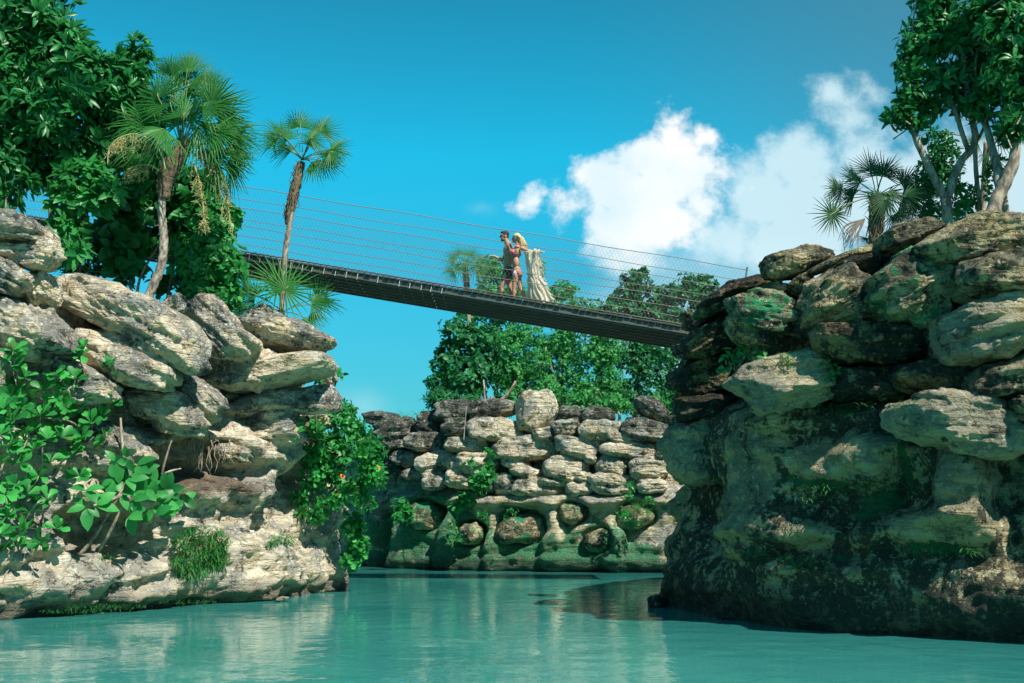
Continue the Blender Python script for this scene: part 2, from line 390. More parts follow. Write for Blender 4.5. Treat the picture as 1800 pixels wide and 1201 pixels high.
cliff('cliff', RIGHT_F, RIGHT,
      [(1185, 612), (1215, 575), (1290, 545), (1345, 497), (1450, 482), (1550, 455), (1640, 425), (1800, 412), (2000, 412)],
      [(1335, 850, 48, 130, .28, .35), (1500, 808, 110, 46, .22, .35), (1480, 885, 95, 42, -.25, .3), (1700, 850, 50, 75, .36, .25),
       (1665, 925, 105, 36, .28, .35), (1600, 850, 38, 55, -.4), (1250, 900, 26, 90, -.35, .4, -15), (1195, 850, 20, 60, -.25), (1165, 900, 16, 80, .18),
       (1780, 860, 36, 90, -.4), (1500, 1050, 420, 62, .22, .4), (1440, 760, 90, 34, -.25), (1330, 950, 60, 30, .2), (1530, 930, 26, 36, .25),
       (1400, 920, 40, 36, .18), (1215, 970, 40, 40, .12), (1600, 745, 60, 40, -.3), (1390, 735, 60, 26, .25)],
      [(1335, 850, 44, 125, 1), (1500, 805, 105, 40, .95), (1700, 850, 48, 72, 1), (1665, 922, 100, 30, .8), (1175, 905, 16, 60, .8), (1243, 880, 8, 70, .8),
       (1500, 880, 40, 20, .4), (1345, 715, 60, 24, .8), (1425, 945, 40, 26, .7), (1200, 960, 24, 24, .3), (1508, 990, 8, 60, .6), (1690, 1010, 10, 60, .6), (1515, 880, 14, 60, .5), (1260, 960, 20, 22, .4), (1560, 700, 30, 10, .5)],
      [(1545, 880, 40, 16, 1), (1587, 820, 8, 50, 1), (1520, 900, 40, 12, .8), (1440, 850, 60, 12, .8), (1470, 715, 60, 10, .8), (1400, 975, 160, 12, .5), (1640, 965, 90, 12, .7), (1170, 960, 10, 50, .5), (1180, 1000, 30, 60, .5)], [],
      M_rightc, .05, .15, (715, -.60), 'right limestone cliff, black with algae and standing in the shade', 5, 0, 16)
cliff('cliff', BACK_F, BACK,
      [(560, 790), (640, 760), (700, 745), (800, 735), (1000, 742), (1200, 745), (1300, 745)],
      [(750, 903, 32, 25, -.50, .45), (830, 937, 25, 20, -.50, .45), (916, 926, 44, 29, -.50, .45), (1007, 900, 24, 20, -.50, .45), (1053, 950, 29, 19, -.50, .45),
       (1117, 905, 38, 22, -.50, .45), (680, 930, 14, 60, -.8), (700, 960, 20, 40, .2), (790, 960, 16, 60, .35), (870, 960, 16, 60, .3), (975, 960, 20, 60, .35), (1085, 975, 20, 40, .3), (950, 990, 300, 14, .25),
       (655, 930, 12, 50, .3), (950, 878, 330, 10, .3), (1085, 925, 16, 40, .25)],
      [(900, 888, 110, 12, .6), (1060, 900, 70, 30, .5)], [(900, 985, 330, 42, .6), (760, 940, 130, 60, .55), (916, 905, 44, 12, .6), (760, 880, 40, 14, .6), (1050, 950, 60, 40, .4), (1000, 970, 160, 20, .6)], [],
      M_backc, .08, .13, (868, -.45), 'far limestone cliff under the island trees, streaked green with moss', 9, 0, 5)

# ------------------------------------------------------------------ boulders
_ico = {}
def ico(n):
    if n not in _ico:
        bm = bmesh.new(); bmesh.ops.create_icosphere(bm, subdivisions=n, radius=1)
        bm.verts.ensure_lookup_table()
        _ico[n] = (np.array([v.co[:] for v in bm.verts]), np.array([[v.index for v in f.verts] for f in bm.faces])); bm.free()
    return _ico[n]
_bn = [0]
def boulder(poly, wall, mat, label, group, setb=.1, thick=None, sub=5, rough=1.0, name='boulder', cuts=13, chisel=1.0, scale=1.10):
    _bn[0] += 1; sd = _bn[0]; rs = np.random.RandomState(sd * 7 + 1)
    poly = np.array(poly, float)
    if poly.shape == (5,) or poly.ndim == 1:    # ellipse cx,cy,rx,ry,rot
        cx, cy, rx, ry, ro = poly; k = 9; a = np.arange(k) * 2 * PI / k + rs.rand()
        rr = 1 + rs.uniform(-.10, .10, k); sx = np.sign(np.cos(a)) * np.abs(np.cos(a)) ** .75 * rx * rr; sz = np.sign(np.sin(a)) * np.abs(np.sin(a)) ** .75 * ry * rr
        c, s = math.cos(R_(ro)), math.sin(R_(ro)); poly = np.column_stack([cx + c * sx - s * sz, cy + s * sx + c * sz])
    cpx, cpy = poly[:, 0].mean(), poly[:, 1].mean()
    # area centroid
    x, y = poly[:, 0], poly[:, 1]; x2, y2 = np.roll(x, -1), np.roll(y, -1); A = np.sum(x * y2 - x2 * y) / 2
    cpx = np.sum((x + x2) * (x * y2 - x2 * y)) / (6 * A); cpy = np.sum((y + y2) * (x * y2 - x2 * y)) / (6 * A)
    Yc = (hitY(wall, cpx, cpy) if not np.isscalar(wall) else wall) + setb
    c3 = P(cpx, cpy, Yc); m = np.array([P(a, b, Yc) for a, b in poly]) - c3
    ang = np.arctan2(m[:, 2], m[:, 0])
    # dense polar radius
    na = 180; phis = np.linspace(-PI, PI, na, endpoint=False); R = np.zeros(na)
    for i, ph in enumerate(phis):
        d = np.array([math.cos(ph), math.sin(ph)]); best = .02
        for a, b in zip(m[:, [0, 2]], np.roll(m[:, [0, 2]], -1, 0)):
            e = b - a; den = d[0] * e[1] - d[1] * e[0]
            if abs(den) < 1e-12: continue
            t = (a[0] * e[1] - a[1] * e[0]) / den; s = (a[0] * d[1] - a[1] * d[0]) / den
            if 0 <= s <= 1 and t > best: best = t
        R[i] = best
    for _ in range(3): R = (np.roll(R, 1) + R * 2 + np.roll(R, -1)) / 4
    C = np.cov(m[:, [0, 2]].T); w, ev = np.linalg.eigh(C); mn = math.sqrt(w[0]) * 1.4; mx = math.sqrt(w[1]) * 1.4
    ax = ev[:, 1]; pr = ev[:, 0]
    th = thick or min(.85 * mn + .12 + .12 * mx, 1.1)
    q, Fc = ico(sub); q = q.copy()
    for k in range(cuts):
        nn = rs.normal(size=3); nn[1] = -abs(nn[1]) * .9; nn /= np.linalg.norm(nn); h = rs.uniform(.74, .95)
        d = q @ nn - h; q -= np.maximum(d, 0)[:, None] * nn * .92 * chisel
    q *= 1.06
    rho = np.sqrt(q[:, 0] ** 2 + q[:, 2] ** 2); ph = np.arctan2(q[:, 2], q[:, 0])
    Rp = np.interp(ph, np.append(phis, PI), np.append(R, R[0]))
    yy = np.sign(q[:, 1]) * np.abs(q[:, 1]) ** .66
    blk = np.minimum(1, rho) ** .90
    V = np.column_stack([np.cos(ph) * blk * Rp, yy * th, np.sin(ph) * blk * Rp]) * scale
    D = q / (np.linalg.norm(q, axis=1)[:, None]); W = V + c3 + sd * 3.7
    fr = 1.0 / max(mn, .12)
    s_ = V[:, [0, 2]] @ pr; l_ = V[:, [0, 2]] @ ax
    loc = np.column_stack([l_ * .45 * fr, V[:, 1] * .6 * fr, s_ * 1.3 * fr]) + sd * 9.1
    dis = .15 * fbm(loc * .9, 3) + .12 * ridged(loc * 1.6, 4) - .05
    st = vnoise(np.column_stack([loc[:, 0] * .7, loc[:, 1] * .7, loc[:, 2] * 2.6 + fbm(loc, 2)]))
    dis += .085 * np.tanh(st * 6) + .06 * ridged(loc * 4.5, 3) + .035 * vnoise(loc * 12)
    V += D * (dis * mn * rough)[:, None]
    V += c3
    o = np.array([c3[0], c3[1], V[:, 2].min()])
    ob = mesh_np(name, V, Fc, mat, True, None, o)
    return tag(ob, label, 'boulder', group)
GL = 'boulders piled on the left cliff'
for poly, sb, mat, lab in [
    ([(-40, 378), (0, 376), (33, 378), (63, 390), (78, 403), (80, 423), (66, 431), (33, 424), (0, 425), (-40, 425)], .1, M_left, 'rounded grey capstone at the far left, topmost of the left pile'),
    ([(76, 402), (90, 403), (100, 415), (101, 427), (80, 430)], .2, M_left, 'small knob of stone against the right end of the rounded grey capstone'),
    ([(-30, 430), (0, 428), (60, 432), (95, 423), (103, 440), (100, 455), (88, 471), (55, 475), (20, 458), (-30, 450)], .0, M_left, 'cream and black stone directly under the rounded grey capstone'),
    ([(-30, 455), (0, 453), (25, 462), (47, 480), (50, 490), (43, 505), (20, 519), (0, 508), (-30, 500)], .0, M_left, 'dark round boulder at the left picture edge above the broad bulging slab'),
    ([(50, 485), (62, 480), (90, 485), (97, 500), (95, 527), (80, 543), (60, 535), (37, 520)], .1, M_left, 'small squarish pale stone wedged at the upper end of the longest tilted slab'),
    ([(97, 487), (127, 477), (167, 487), (250, 520), (300, 547), (322, 560), (357, 597), (358, 615), (340, 648), (322, 652), (295, 638), (200, 590), (133, 553), (103, 525)], -.15, M_left, 'longest slab of the left cliff, tilted down to the right with a bright top'),
    ([(-30, 500), (0, 510), (20, 523), (50, 527), (83, 553), (117, 577), (142, 605), (135, 627), (83, 630), (50, 625), (0, 606), (-30, 600)], .0, M_left, 'broad bulging slab at the left edge, just above the leafy rosette bush'),
    ([(133, 573), (165, 575), (200, 588), (253, 607), (290, 633), (303, 660), (293, 680), (253, 685), (200, 672), (157, 650), (138, 622)], -.05, M_left, 'grey blunt slab lying right under the longest tilted slab'),
    ([(-30, 618), (12, 620), (22, 645), (18, 690), (-30, 700)], .0, M_left, 'stone at the left edge half hidden by the rosette bush'),
    ([(30, 622), (110, 630), (190, 668), (205, 700), (150, 715), (60, 690), (25, 660)], .25, M_left, 'low shaded stone behind the top of the rosette bush'),
    ([(283, 538), (300, 521), (320, 517), (332, 530), (325, 550), (300, 556)], .3, M_left, 'small dark stone on the rim beside the leaning palm foot'),
    ([(322, 546), (343, 525), (360, 514), (378, 517), (395, 539), (409, 560), (420, 581), (444, 589), (449, 602), (434, 620), (406, 624), (367, 617), (343, 597), (322, 566)], .0, M_left, 'hunched cream boulder with a horn on top and a nose on its right'),
    ([(413, 571), (434, 539), (469, 537), (497, 551), (525, 562), (553, 574), (582, 588), (577, 602), (553, 623), (525, 622), (490, 621), (455, 617), (428, 592)], .0, M_left, 'pointed boulder at the right end of the left cliff top, below the small fan palm'),
    ([(332, 651), (367, 641), (413, 627), (448, 619), (490, 627), (553, 622), (582, 637), (577, 657), (532, 667), (490, 680), (455, 691), (413, 688), (378, 678), (350, 667)], -.1, M_left, 'long flat white-topped slab under the pointed boulder and the hunched one'),
    ([(304, 658), (325, 654), (357, 674), (385, 698), (395, 714), (381, 732), (360, 739), (343, 720), (315, 692)], -.15, M_left, 'short wedge stone sloping down right between two long slabs'),
    ([(385, 706), (420, 704), (462, 693), (525, 686), (572, 674), (590, 697), (589, 722), (553, 728), (507, 723), (462, 727), (427, 743), (378, 740)], .0, M_left, 'lower long layered slab resting on the pale corner pillar'),
    ([(205, 690), (267, 690), (327, 693), (347, 720), (363, 743), (350, 767), (300, 757), (240, 737), (210, 717)], .0, M_left, 'ochre ledge stone hanging over the dark hollow'),
    ([(516, 735), (560, 727), (583, 730), (584, 752), (550, 760), (520, 752)], .1, M_left, 'small white block under the right tip of the lower long slab'),
    ([(375, 784), (410, 779), (440, 792), (443, 815), (400, 820), (372, 803)], .35, M_left, 'flat stone inside the hollow behind the dangling roots'),
    ([(435, 745), (470, 722), (520, 726), (530, 770), (490, 800), (448, 790)], .15, M_left, 'fan shaped cream stone at the head of the corner pillar'),
    ([(120, 762), (180, 742), (245, 772), (268, 800), (240, 830), (190, 836), (145, 822)], .25, M_left, 'rusty layered stone left of the hollow, behind the large leaved sapling'),
    ([(560, 640), (583, 640), (592, 665), (588, 680), (562, 672)], .3, M_left, 'little stone plugging the right end between the two long slabs'),
    ([(340, 622), (400, 624), (450, 622), (430, 636), (370, 645), (335, 642)], .35, M_left, 'thin filler stone in shade under the hunched boulder'),
    ]:
    boulder(poly, LEFT_F, mat, lab, GL, sb, sub=6 if (poly[5 % len(poly)][0] - poly[0][0]) > 0 else 5, rough=1.15, scale=1.05)

GB = 'boulders stacked on the far cliff'
Z = lambda c: (620 + c[0] / 3, 680 + c[1] / 3, c[2] / 3 * 1.03, c[3] / 3 * 1.08, c[4] if len(c) > 4 else 0)
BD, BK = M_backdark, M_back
for c, mat, lab in [
    ((160, 172, 98, 40, 5), BD, 'black low boulder at the left end of the top row of the far cliff'),
    ((235, 245, 125, 72, -5), BD, 'large black boulder below the left end of the far cliff top'),
    ((410, 192, 72, 58), BD, 'blocky dark boulder left of the double stone under the trees'),
    ((530, 122, 100, 52, -4), BD, 'dark flat boulder under the leftmost island tree'),
    ((740, 117, 126, 48, -8), BD, 'long dark boulder just left of the big egg shaped boulder'),
    ((975, 125, 96, 94), BK, 'big egg shaped boulder standing highest on the far cliff'),
    ((1145, 152, 62, 44), BD, 'small dark boulder just right of the big egg shaped boulder'),
    ((1290, 150, 92, 40, 3), BD, 'dark flat topped boulder below the middle of the island bushes'),
    ((1580, 115, 90, 52, 32), BD, 'pointed split boulder leaning among bushes at the far right'),
    ((1500, 190, 60, 26, 6), BD, 'thin dark stone below the pointed split boulder'),
    ((560, 212, 82, 48), BD, 'dark boulder in the second row left of the cream faced one'),
    ((755, 228, 152, 60, 3), BK, 'cream faced long boulder below the long dark top boulder'),
    ((1120, 213, 74, 40), BK, 'oval grey boulder tucked right below the egg shaped boulder'),
    ((1305, 226, 118, 44, -3), BK, 'flat grey boulder below the flat topped dark one'),
    ((1545, 226, 120, 48, 9), BD, 'sloping dark slab beneath the pointed split boulder'),
    ((1010, 250, 60, 36, 0), BK, 'small pale filler stone between the egg boulder and the broad white slab'),
    ((235, 308, 54, 30), BD, 'little dark stone at the left start of the third row'),
    ((390, 297, 122, 50, 4), BD, 'layered dark boulder in the third row near the left'),
    ((600, 309, 118, 42, 5), BK, 'dark crusted flat boulder in the third row with the thin pole above'),
    ((905, 327, 172, 64, -3), BK, 'broad white slab in the middle of the far cliff, widest of the pile'),
    ((1195, 312, 126, 56, 4), BK, 'black topped boulder right of the broad white slab'),
    ((1450, 270, 105, 28, 4), BK, 'thin grey stone lying on the white ragged slab'),
    ((1465, 336, 150, 44, 4), BK, 'white ragged slab at the right of the third row'),
    ((200, 365, 42, 28), BD, 'tiny dark stone at the far left of the fourth row'),
    ((290, 382, 92, 44, 8), BD, 'smooth shaded boulder second in the fourth row'),
    ((440, 392, 112, 50, -14), BK, 'smooth tilted boulder third in the fourth row'),
    ((530, 412, 38, 40), BK, 'small triangular stone between two smooth fourth row boulders'),
    ((660, 402, 118, 54, 5), BK, 'shaded smooth boulder behind the climbing sapling'),
    ((860, 405, 75, 34, 22), BK, 'upper half of the folded white stone in the middle'),
    ((915, 455, 85, 36, 12), BK, 'lower half of the folded white stone in the middle'),
    ((1130, 433, 134, 65, 3), BK, 'big barrel shaped boulder with a black patch in the sunny part'),
    ((1258, 382, 34, 24), BK, 'fist sized pale stone above the gap right of the barrel boulder'),
    ((1375, 412, 78, 56, 10), BK, 'rounded sunny boulder just right of the barrel shaped one'),
    ((1570, 430, 124, 54, -2), BK, 'white rounded boulder at the right end of the fourth row'),
    ((1645, 350, 40, 30), BK, 'pale stone end at the far right above the white rounded boulder'),
    ((225, 432, 56, 34), BD, 'shaded stone at the far left of the fifth row'),
    ((320, 468, 74, 30), BD, 'flat shaded stone second in the fifth row'),
    ((430, 487, 68, 52, -6), BK, 'mossy squarish boulder left of the climbing sapling'),
    ((570, 492, 76, 50), BK, 'dark rimmed boulder at the foot of the climbing sapling'),
    ((700, 522, 60, 36), BD, 'shaded low stone just right of the climbing sapling foot'),
    ((802, 512, 56, 50, -10), BK, 'short rounded stone left of the lowest long white slab'),
    ((990, 537, 144, 50, 5), BK, 'lowest long white slab with striped face'),
    ((1197, 540, 74, 44), BK, 'square greyish block below the barrel shaped boulder'),
    ((1380, 507, 132, 54, 4), BK, 'broad speckled boulder below the rounded sunny boulder'),
    ((1578, 522, 76, 42), BK, 'last stone at the right of the lowest row beside the near cliff'),
    ((1215, 475, 50, 26, 10), BK, 'thin filler stone under the right end of the barrel boulder'),
    ((1050, 500, 90, 22, 8), BK, 'sliver of pale stone lying on the lowest long white slab'),
    ((100, 330, 70, 60, 0), BD, 'black boulder beside the orange flowered bush on the far cliff'),
    ((120, 430, 70, 50, 0), BD, 'dark boulder low beside the orange flowered bush'),
    ((845, 552, 30, 16, 0), BK, 'pebble sized stone at the left foot of the lowest long white slab'),
    ]:
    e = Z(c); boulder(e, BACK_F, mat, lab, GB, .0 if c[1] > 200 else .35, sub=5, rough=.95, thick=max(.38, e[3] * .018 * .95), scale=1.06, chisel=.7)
for c, lab in [((750, 905, 27, 21, 0), 'mossy round stone sitting in the leftmost niche'), ((830, 939, 21, 17, 0), 'green stone in the low niche left of the widest one'),
               ((916, 930, 37, 24, 0), 'broad stone bedded in the widest niche of the far cliff'), ((1007, 902, 21, 19, 0), 'squarish stone in the niche right of the widest one'),
               ((1053, 952, 25, 17, 0), 'round green stone in the lowest niche'), ((1118, 908, 30, 19, 0), 'stone in the niche behind the little fan palm')]:
    boulder(c, BACK_F, M_rightmoss, lab, 'stones set in the niches of the far cliff', .22, sub=4, rough=.7, thick=.5, scale=1.25)

GR = 'boulders piled on the right cliff'
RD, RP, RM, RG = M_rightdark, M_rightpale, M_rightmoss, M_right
for poly, sb, mat, lab in [
    ([(1345, 465), (1350, 455), (1389, 447), (1410, 437), (1440, 437), (1464, 448), (1461, 460), (1410, 480), (1374, 490), (1350, 488)], .4, RG, 'loaf shaped boulder on the rim where the top cable of the bridge ends'),
    ([(1221, 543), (1239, 522), (1284, 498), (1323, 489), (1347, 488), (1370, 496), (1320, 516), (1260, 533)], .35, RD, 'dark slab sloping down toward the end of the bridge'),
    ([(1217, 556), (1236, 536), (1290, 519), (1300, 529), (1290, 541), (1245, 554)], .1, RM, 'thin green slab under the dark sloping slab by the bridge'),
    ([(1290, 528), (1308, 520), (1365, 520), (1398, 546), (1424, 570), (1410, 592), (1365, 605), (1320, 604), (1296, 587), (1288, 555)], -.1, RM, 'big white and green blotched boulder above the leafy herb'),
    ([(1283, 548), (1292, 585), (1287, 608), (1254, 624), (1209, 627), (1201, 602), (1216, 580), (1254, 557)], .15, RD, 'blackened boulder just right of the bridge deck end'),
    ([(1199, 553), (1225, 550), (1234, 565), (1215, 582), (1202, 572)], .8, RD, 'small brown knob above the end of the bridge deck'),
    ([(1180, 610), (1200, 596), (1220, 595), (1224, 612), (1205, 627), (1188, 622)], .5, RG, 'small pale knob right beneath the end of the bridge deck'),
    ([(1416, 530), (1433, 495), (1470, 475), (1485, 471), (1509, 485), (1525, 501), (1527, 530), (1522, 554), (1500, 570), (1440, 571), (1420, 560)], -.1, RG, 'speckled white topped boulder in the centre of the upper pile'),
    ([(1330, 511), (1365, 498), (1392, 500), (1397, 511), (1365, 523), (1333, 521)], .15, RM, 'green topped wedge under the loaf shaped boulder'),
    ([(1380, 505), (1400, 492), (1425, 485), (1430, 500), (1415, 530), (1395, 520)], .3, RD, 'dark upright stone left of the speckled white topped boulder'),
    ([(1455, 472), (1485, 458), (1545, 446), (1574, 447), (1571, 466), (1535, 492), (1485, 476)], .3, RD, 'dark green long stone over the speckled white topped boulder'),
    ([(1400, 490), (1430, 470), (1462, 455), (1500, 440), (1543, 426), (1552, 443), (1500, 456), (1440, 480)], .6, RG, 'thin slab running up the rim left of the fan palm foot'),
    ([(1545, 417), (1575, 396), (1620, 384), (1638, 387), (1658, 405), (1635, 418), (1602, 433), (1575, 443), (1548, 439)], .3, RG, 'pale wedge shaped boulder at the foot of the forked tree'),
    ([(1615, 438), (1644, 417), (1680, 396), (1725, 384), (1800, 387), (1860, 395), (1860, 445), (1800, 442), (1740, 454), (1689, 467), (1660, 461), (1630, 449)], .1, RG, 'largest rim slab under the right hand trees'),
    ([(1575, 450), (1600, 436), (1620, 432), (1635, 450), (1610, 458), (1580, 462)], .35, RM, 'small mossy stone between the pale wedge and the largest rim slab'),
    ([(1531, 494), (1584, 459), (1620, 449), (1656, 461), (1680, 476), (1688, 504), (1670, 536), (1632, 560), (1584, 572), (1551, 560), (1538, 534)], -.1, RM, 'round boulder painted with bright emerald moss'),
    ([(1687, 469), (1710, 461), (1770, 452), (1800, 446), (1860, 445), (1860, 545), (1800, 537), (1776, 529), (1734, 527), (1704, 512), (1691, 490)], .0, RG, 'boulder at the right edge right of the emerald mossed one'),
    ([(1655, 566), (1695, 547), (1734, 532), (1767, 526), (1800, 539), (1860, 550), (1860, 610), (1800, 610), (1740, 626), (1695, 636), (1669, 625), (1660, 595)], -.15, RP, 'smooth pale slab at the right edge with a sunlit lower corner'),
    ([(1430, 572), (1520, 576), (1608, 572), (1634, 588), (1620, 616), (1575, 640), (1500, 643), (1465, 630), (1436, 602)], -.0, RD, 'long black boulder under the speckled and the mossed boulders'),
    ([(1605, 560), (1645, 560), (1662, 590), (1665, 622), (1635, 640), (1618, 610)], .25, RG, 'narrow brown stone left of the smooth pale slab'),
    ([(1273, 675), (1284, 657), (1335, 636), (1380, 630), (1419, 612), (1455, 638), (1469, 669), (1457, 700), (1410, 719), (1340, 724), (1317, 705)], -.25, RP, 'pale jutting boulder with ferns on its top'),
    ([(1184, 660), (1198, 632), (1239, 626), (1269, 630), (1274, 660), (1280, 689), (1215, 705), (1190, 689)], -.0, RD, 'dark boulder at the left corner above the hanging stone'),
    ([(1585, 657), (1599, 639), (1680, 633), (1716, 639), (1727, 660), (1701, 686), (1650, 702), (1590, 680)], .0, RD, 'black and ochre boulder above the mushroom shaped rock'),
    ([(1702, 680), (1725, 646), (1770, 626), (1800, 628), (1860, 640), (1860, 705), (1800, 702), (1770, 704), (1725, 699)], -.0, RG, 'ochre boulder at the right edge under the smooth pale slab'),
    ([(1557, 724), (1574, 712), (1631, 699), (1708, 690), (1758, 713), (1797, 734), (1802, 753), (1785, 781), (1746, 797), (1677, 793), (1631, 788), (1593, 762), (1568, 750)], -.35, RP, 'wide mushroom cap rock jutting out on the right'),
    ([(1770, 712), (1800, 697), (1860, 690), (1860, 765), (1806, 752)], -.1, RG, 'stone at the right edge beside the mushroom cap rock'),
    ([(1157, 775), (1195, 746), (1232, 734), (1257, 752), (1273, 783), (1273, 817), (1261, 832), (1213, 840), (1195, 825), (1172, 802)], -.2, RP, 'pale hanging boulder at the left corner of the right cliff'),
    ([(1188, 702), (1240, 694), (1290, 700), (1305, 722), (1250, 738), (1198, 740)], .1, RD, 'dark ledge stone between the corner boulder and the hanging one'),
    ([(1460, 650), (1500, 645), (1560, 648), (1585, 668), (1575, 700), (1500, 704), (1460, 690)], .15, RD, 'black layered stone right of the jutting boulder'),
    ([(1225, 560), (1262, 548), (1285, 545), (1282, 552), (1245, 566), (1222, 580)], .3, RD, 'sliver of dark stone under the thin green slab'),
    ]:
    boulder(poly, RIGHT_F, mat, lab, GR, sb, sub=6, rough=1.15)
boulder([(1140, 1058), (1146, 1049), (1158, 1048), (1166, 1060), (1160, 1070), (1144, 1068)], 21.3, M_rightdark, 'small black rock poking from the water at the right cliff corner', None, 0, sub=4)
boulder([(484, 1053), (494, 1049), (507, 1050), (500, 1057), (488, 1058)], 22.6, M_left, 'tiny brown stone at the waterline under the sunny corner', None, 0, sub=4)

# ------------------------------------------------------------------ water
M_water, nt, b, _ = newmat('water')
pos = N(nt, 'NewGeometry').outputs['Position']
wv = scaled(nt, pos, (1.0, .8, 1))
c = mix(nt, mrange(nt, noise(nt, scaled(nt, pos, (.14, .11, 1)), 1, 4, .5), .35, .65), (.026, .20, .19), (.050, .28, .25))
nt.links.new(c, b.inputs['Base Color']); b.inputs['Roughness'].default_value = .02; b.inputs['IOR'].default_value = 1.33
h = mth(nt, 'ADD', mth(nt, 'MULTIPLY', noise(nt, wv, 2.4, 3, .5, .3), 1.0), mth(nt, 'MULTIPLY', noise(nt, wv, 10, 3, .5), .22))
h = mth(nt, 'MULTIPLY', h, mrange(nt, noise(nt, scaled(nt, pos, (.22, .30, 1)), 1, 3), .35, .62, .35, 1))
bump(nt, b, h, .017, 1)
bmw = MB(); bmw.add([(-700, -60, 0), (700, -60, 0), (700, 1500, 0), (-700, 1500, 0)], [(0, 1, 2, 3)])
tag(bmw.build('water', M_water, None, False), 'calm milky turquoise water', None, None, 'structure')
# ------------------------------------------------------------------ footbridge
M_wood = plain('weathered_dark_boards', (.05, .052, .045), .75, 0, .5, 6, .01)
M_wood2 = plain('black_stringer', (.075, .085, .075), .45, 0, .5, 5, .01)
M_edge = plain('grey_edge_rope', (.09, .09, .085), .8, 0, .4, 30)
M_rope = plain('pinkish_steel_cable', (.22, .18, .17), .6, .2, .3, 40)
M_net = plain('net_wire', (.10, .11, .105), .6, .2, .2, 20)
M_tie = plain('pale_tie_wire', (.55, .58, .55), .5, .1, .2, 20)
YB0, YB1 = 27.0, 29.3
A0 = P(-190, 341.5, YB0); A1 = P(1300, 589, YB0); A0[1] = A1[1] = YB0
def br(px): t = (px + 190) / 1490.0; return A0 + (A1 - A0) * t
Lb = np.linalg.norm(A1 - A0); db = (A1 - A0) / Lb; up = np.array([-db[2], 0, db[0]]); yv = np.array([0, 1., 0])
rotb = np.column_stack([db, yv, up])
bridge = empty('footbridge', (A0 + A1) / 2, 'dark slatted footbridge with wire mesh sides spanning from left cliff to right cliff', 'footbridge')
mb = MB(); n = int(Lb / .155)
for i in range(n):
    c = A0 + db * (i + .5) * Lb / n + yv * (YB1 - YB0) / 2 + up * (-.02 + random.uniform(-.004, .004))
    mb.box(c, (.135, YB1 - YB0 + random.uniform(-.03, .03), .035), rotb)
child(mb.build('deck_boards', M_wood, None, False, A0), bridge)
for k, yy in enumerate(np.linspace(YB0 + .10, YB1 - .10, 6)):
    mb = MB(); c = (A0 + A1) / 2; c[1] = yy
    mb.box(c - up * .105, (Lb, .09, .11), rotb); mb.box(c - up * .171, (Lb, .17, .022), rotb); mb.box(c - up * .20, (Lb, .06, .03), rotb)
    child(mb.build('stringer', M_wood2, None, False, A0), bridge)
x = 6.0
while x < Lb * .66:
    mb = MB()
    for yy in np.linspace(YB0 + .10, YB1 - .10, 6):
        if True:
            c = A0 + db * (x + random.uniform(-.02, .02)) - up * .12; c[1] = yy - .083
            mb.box(c, (.013, .012, .15), rotb)
    child(mb.build('tie_wire', M_tie, None, False, A0), bridge)
    x += random.choice((.27, .27, .52))
HN = 1.63
for yy, nm in ((YB0 + .03, 0), (YB1 - .03, 1)):
    a = A0.copy(); b_ = A1.copy(); a[1] = b_[1] = yy
    mb = MB(); 
    for i in range(int(Lb / .155)):
        c = a + db * (i + .5) * .155 + up * .02
        mb.tube([c - db * .085, c - db * .03 + up * .018, c + db * .03 + up * .018, c + db * .085], .022, 5)
    child(mb.build('edge_rope', M_edge, None, True, A0), bridge)
    for fr, rr in ((1.0, .0095), (.815, .008), (.40, .008), (.255, .008)):
        pts = [a + (b_ - a) * t + up * (HN * fr + .012 * math.sin(t * 40 + fr * 9)) for t in np.linspace(0, 1, 60)]
        mb = MB(); mb.tube(pts, rr, 6); child(mb.build('cable', M_rope, None, True, A0), bridge)
    mb = MB(); sp_ = .095; hh = HN * .985; k = int((Lb) / sp_); sl = hh * .62
    V = []; Fq = []; nv = 0
    for i in range(k):
        for s in (1, -1):
            x0 = i * sp_; x1 = x0 + s * sl
            if not (0 < x1 < Lb): continue
            p0 = a + db * x0 + up * .02; p1 = a + db * x1 + up * hh; r = .0016
            d1 = yv * r; d2 = np.cross((p1 - p0) / np.linalg.norm(p1 - p0), yv) * r
            for p in (p0, p1): V += [p + d1, p - d1 * .5 + d2, p - d1 * .5 - d2]
            Fq += [(nv, nv + 1, nv + 4, nv + 3), (nv + 1, nv + 2, nv + 5, nv + 4), (nv + 2, nv, nv + 3, nv + 5)]; nv += 6
    child(mesh_np('wire_net', np.array(V), Fq, M_net, False, None, A0), bridge)
for xx, dn in ((1297, .9), (-170, 2.6)):
    for yy in (YB0, YB1):
        mb = MB(); q = br(xx).copy(); q[1] = yy; mb.tube([q - up * dn, q + up * (HN + .05)], .022, 8); child(mb.build('end_post', M_wood, None, True, q), bridge)

# ------------------------------------------------------------------ people
M_skin, nt, b, _ = newmat('tanned_skin'); pos = N(nt, 'NewGeometry').outputs['Position']
nt.links.new(mix(nt, noise(nt, pos, 12, 4), (.36, .175, .10), (.50, .27, .165)), b.inputs['Base Color']); b.inputs['Roughness'].default_value = .5
M_skin2, nt, b, _ = newmat('fair_tanned_skin'); pos = N(nt, 'NewGeometry').outputs['Position']
nt.links.new(mix(nt, noise(nt, pos, 12, 4), (.42, .20, .115), (.55, .29, .175)), b.inputs['Base Color']); b.inputs['Roughness'].default_value = .5
M_hairb = plain('blond_hair', (.60, .45, .24), .6, 0, .45, 30, .02); M_haird = plain('dark_hair', (.022, .016, .012), .85, 0, .5, 40, .01)
M_pink = plain('pink_bikini', (.85, .16, .28), .6, 0, .1, 20); M_shorts = plain('dark_patterned_shorts', (.02, .05, .045), .7, 0, .7, 22, .01)
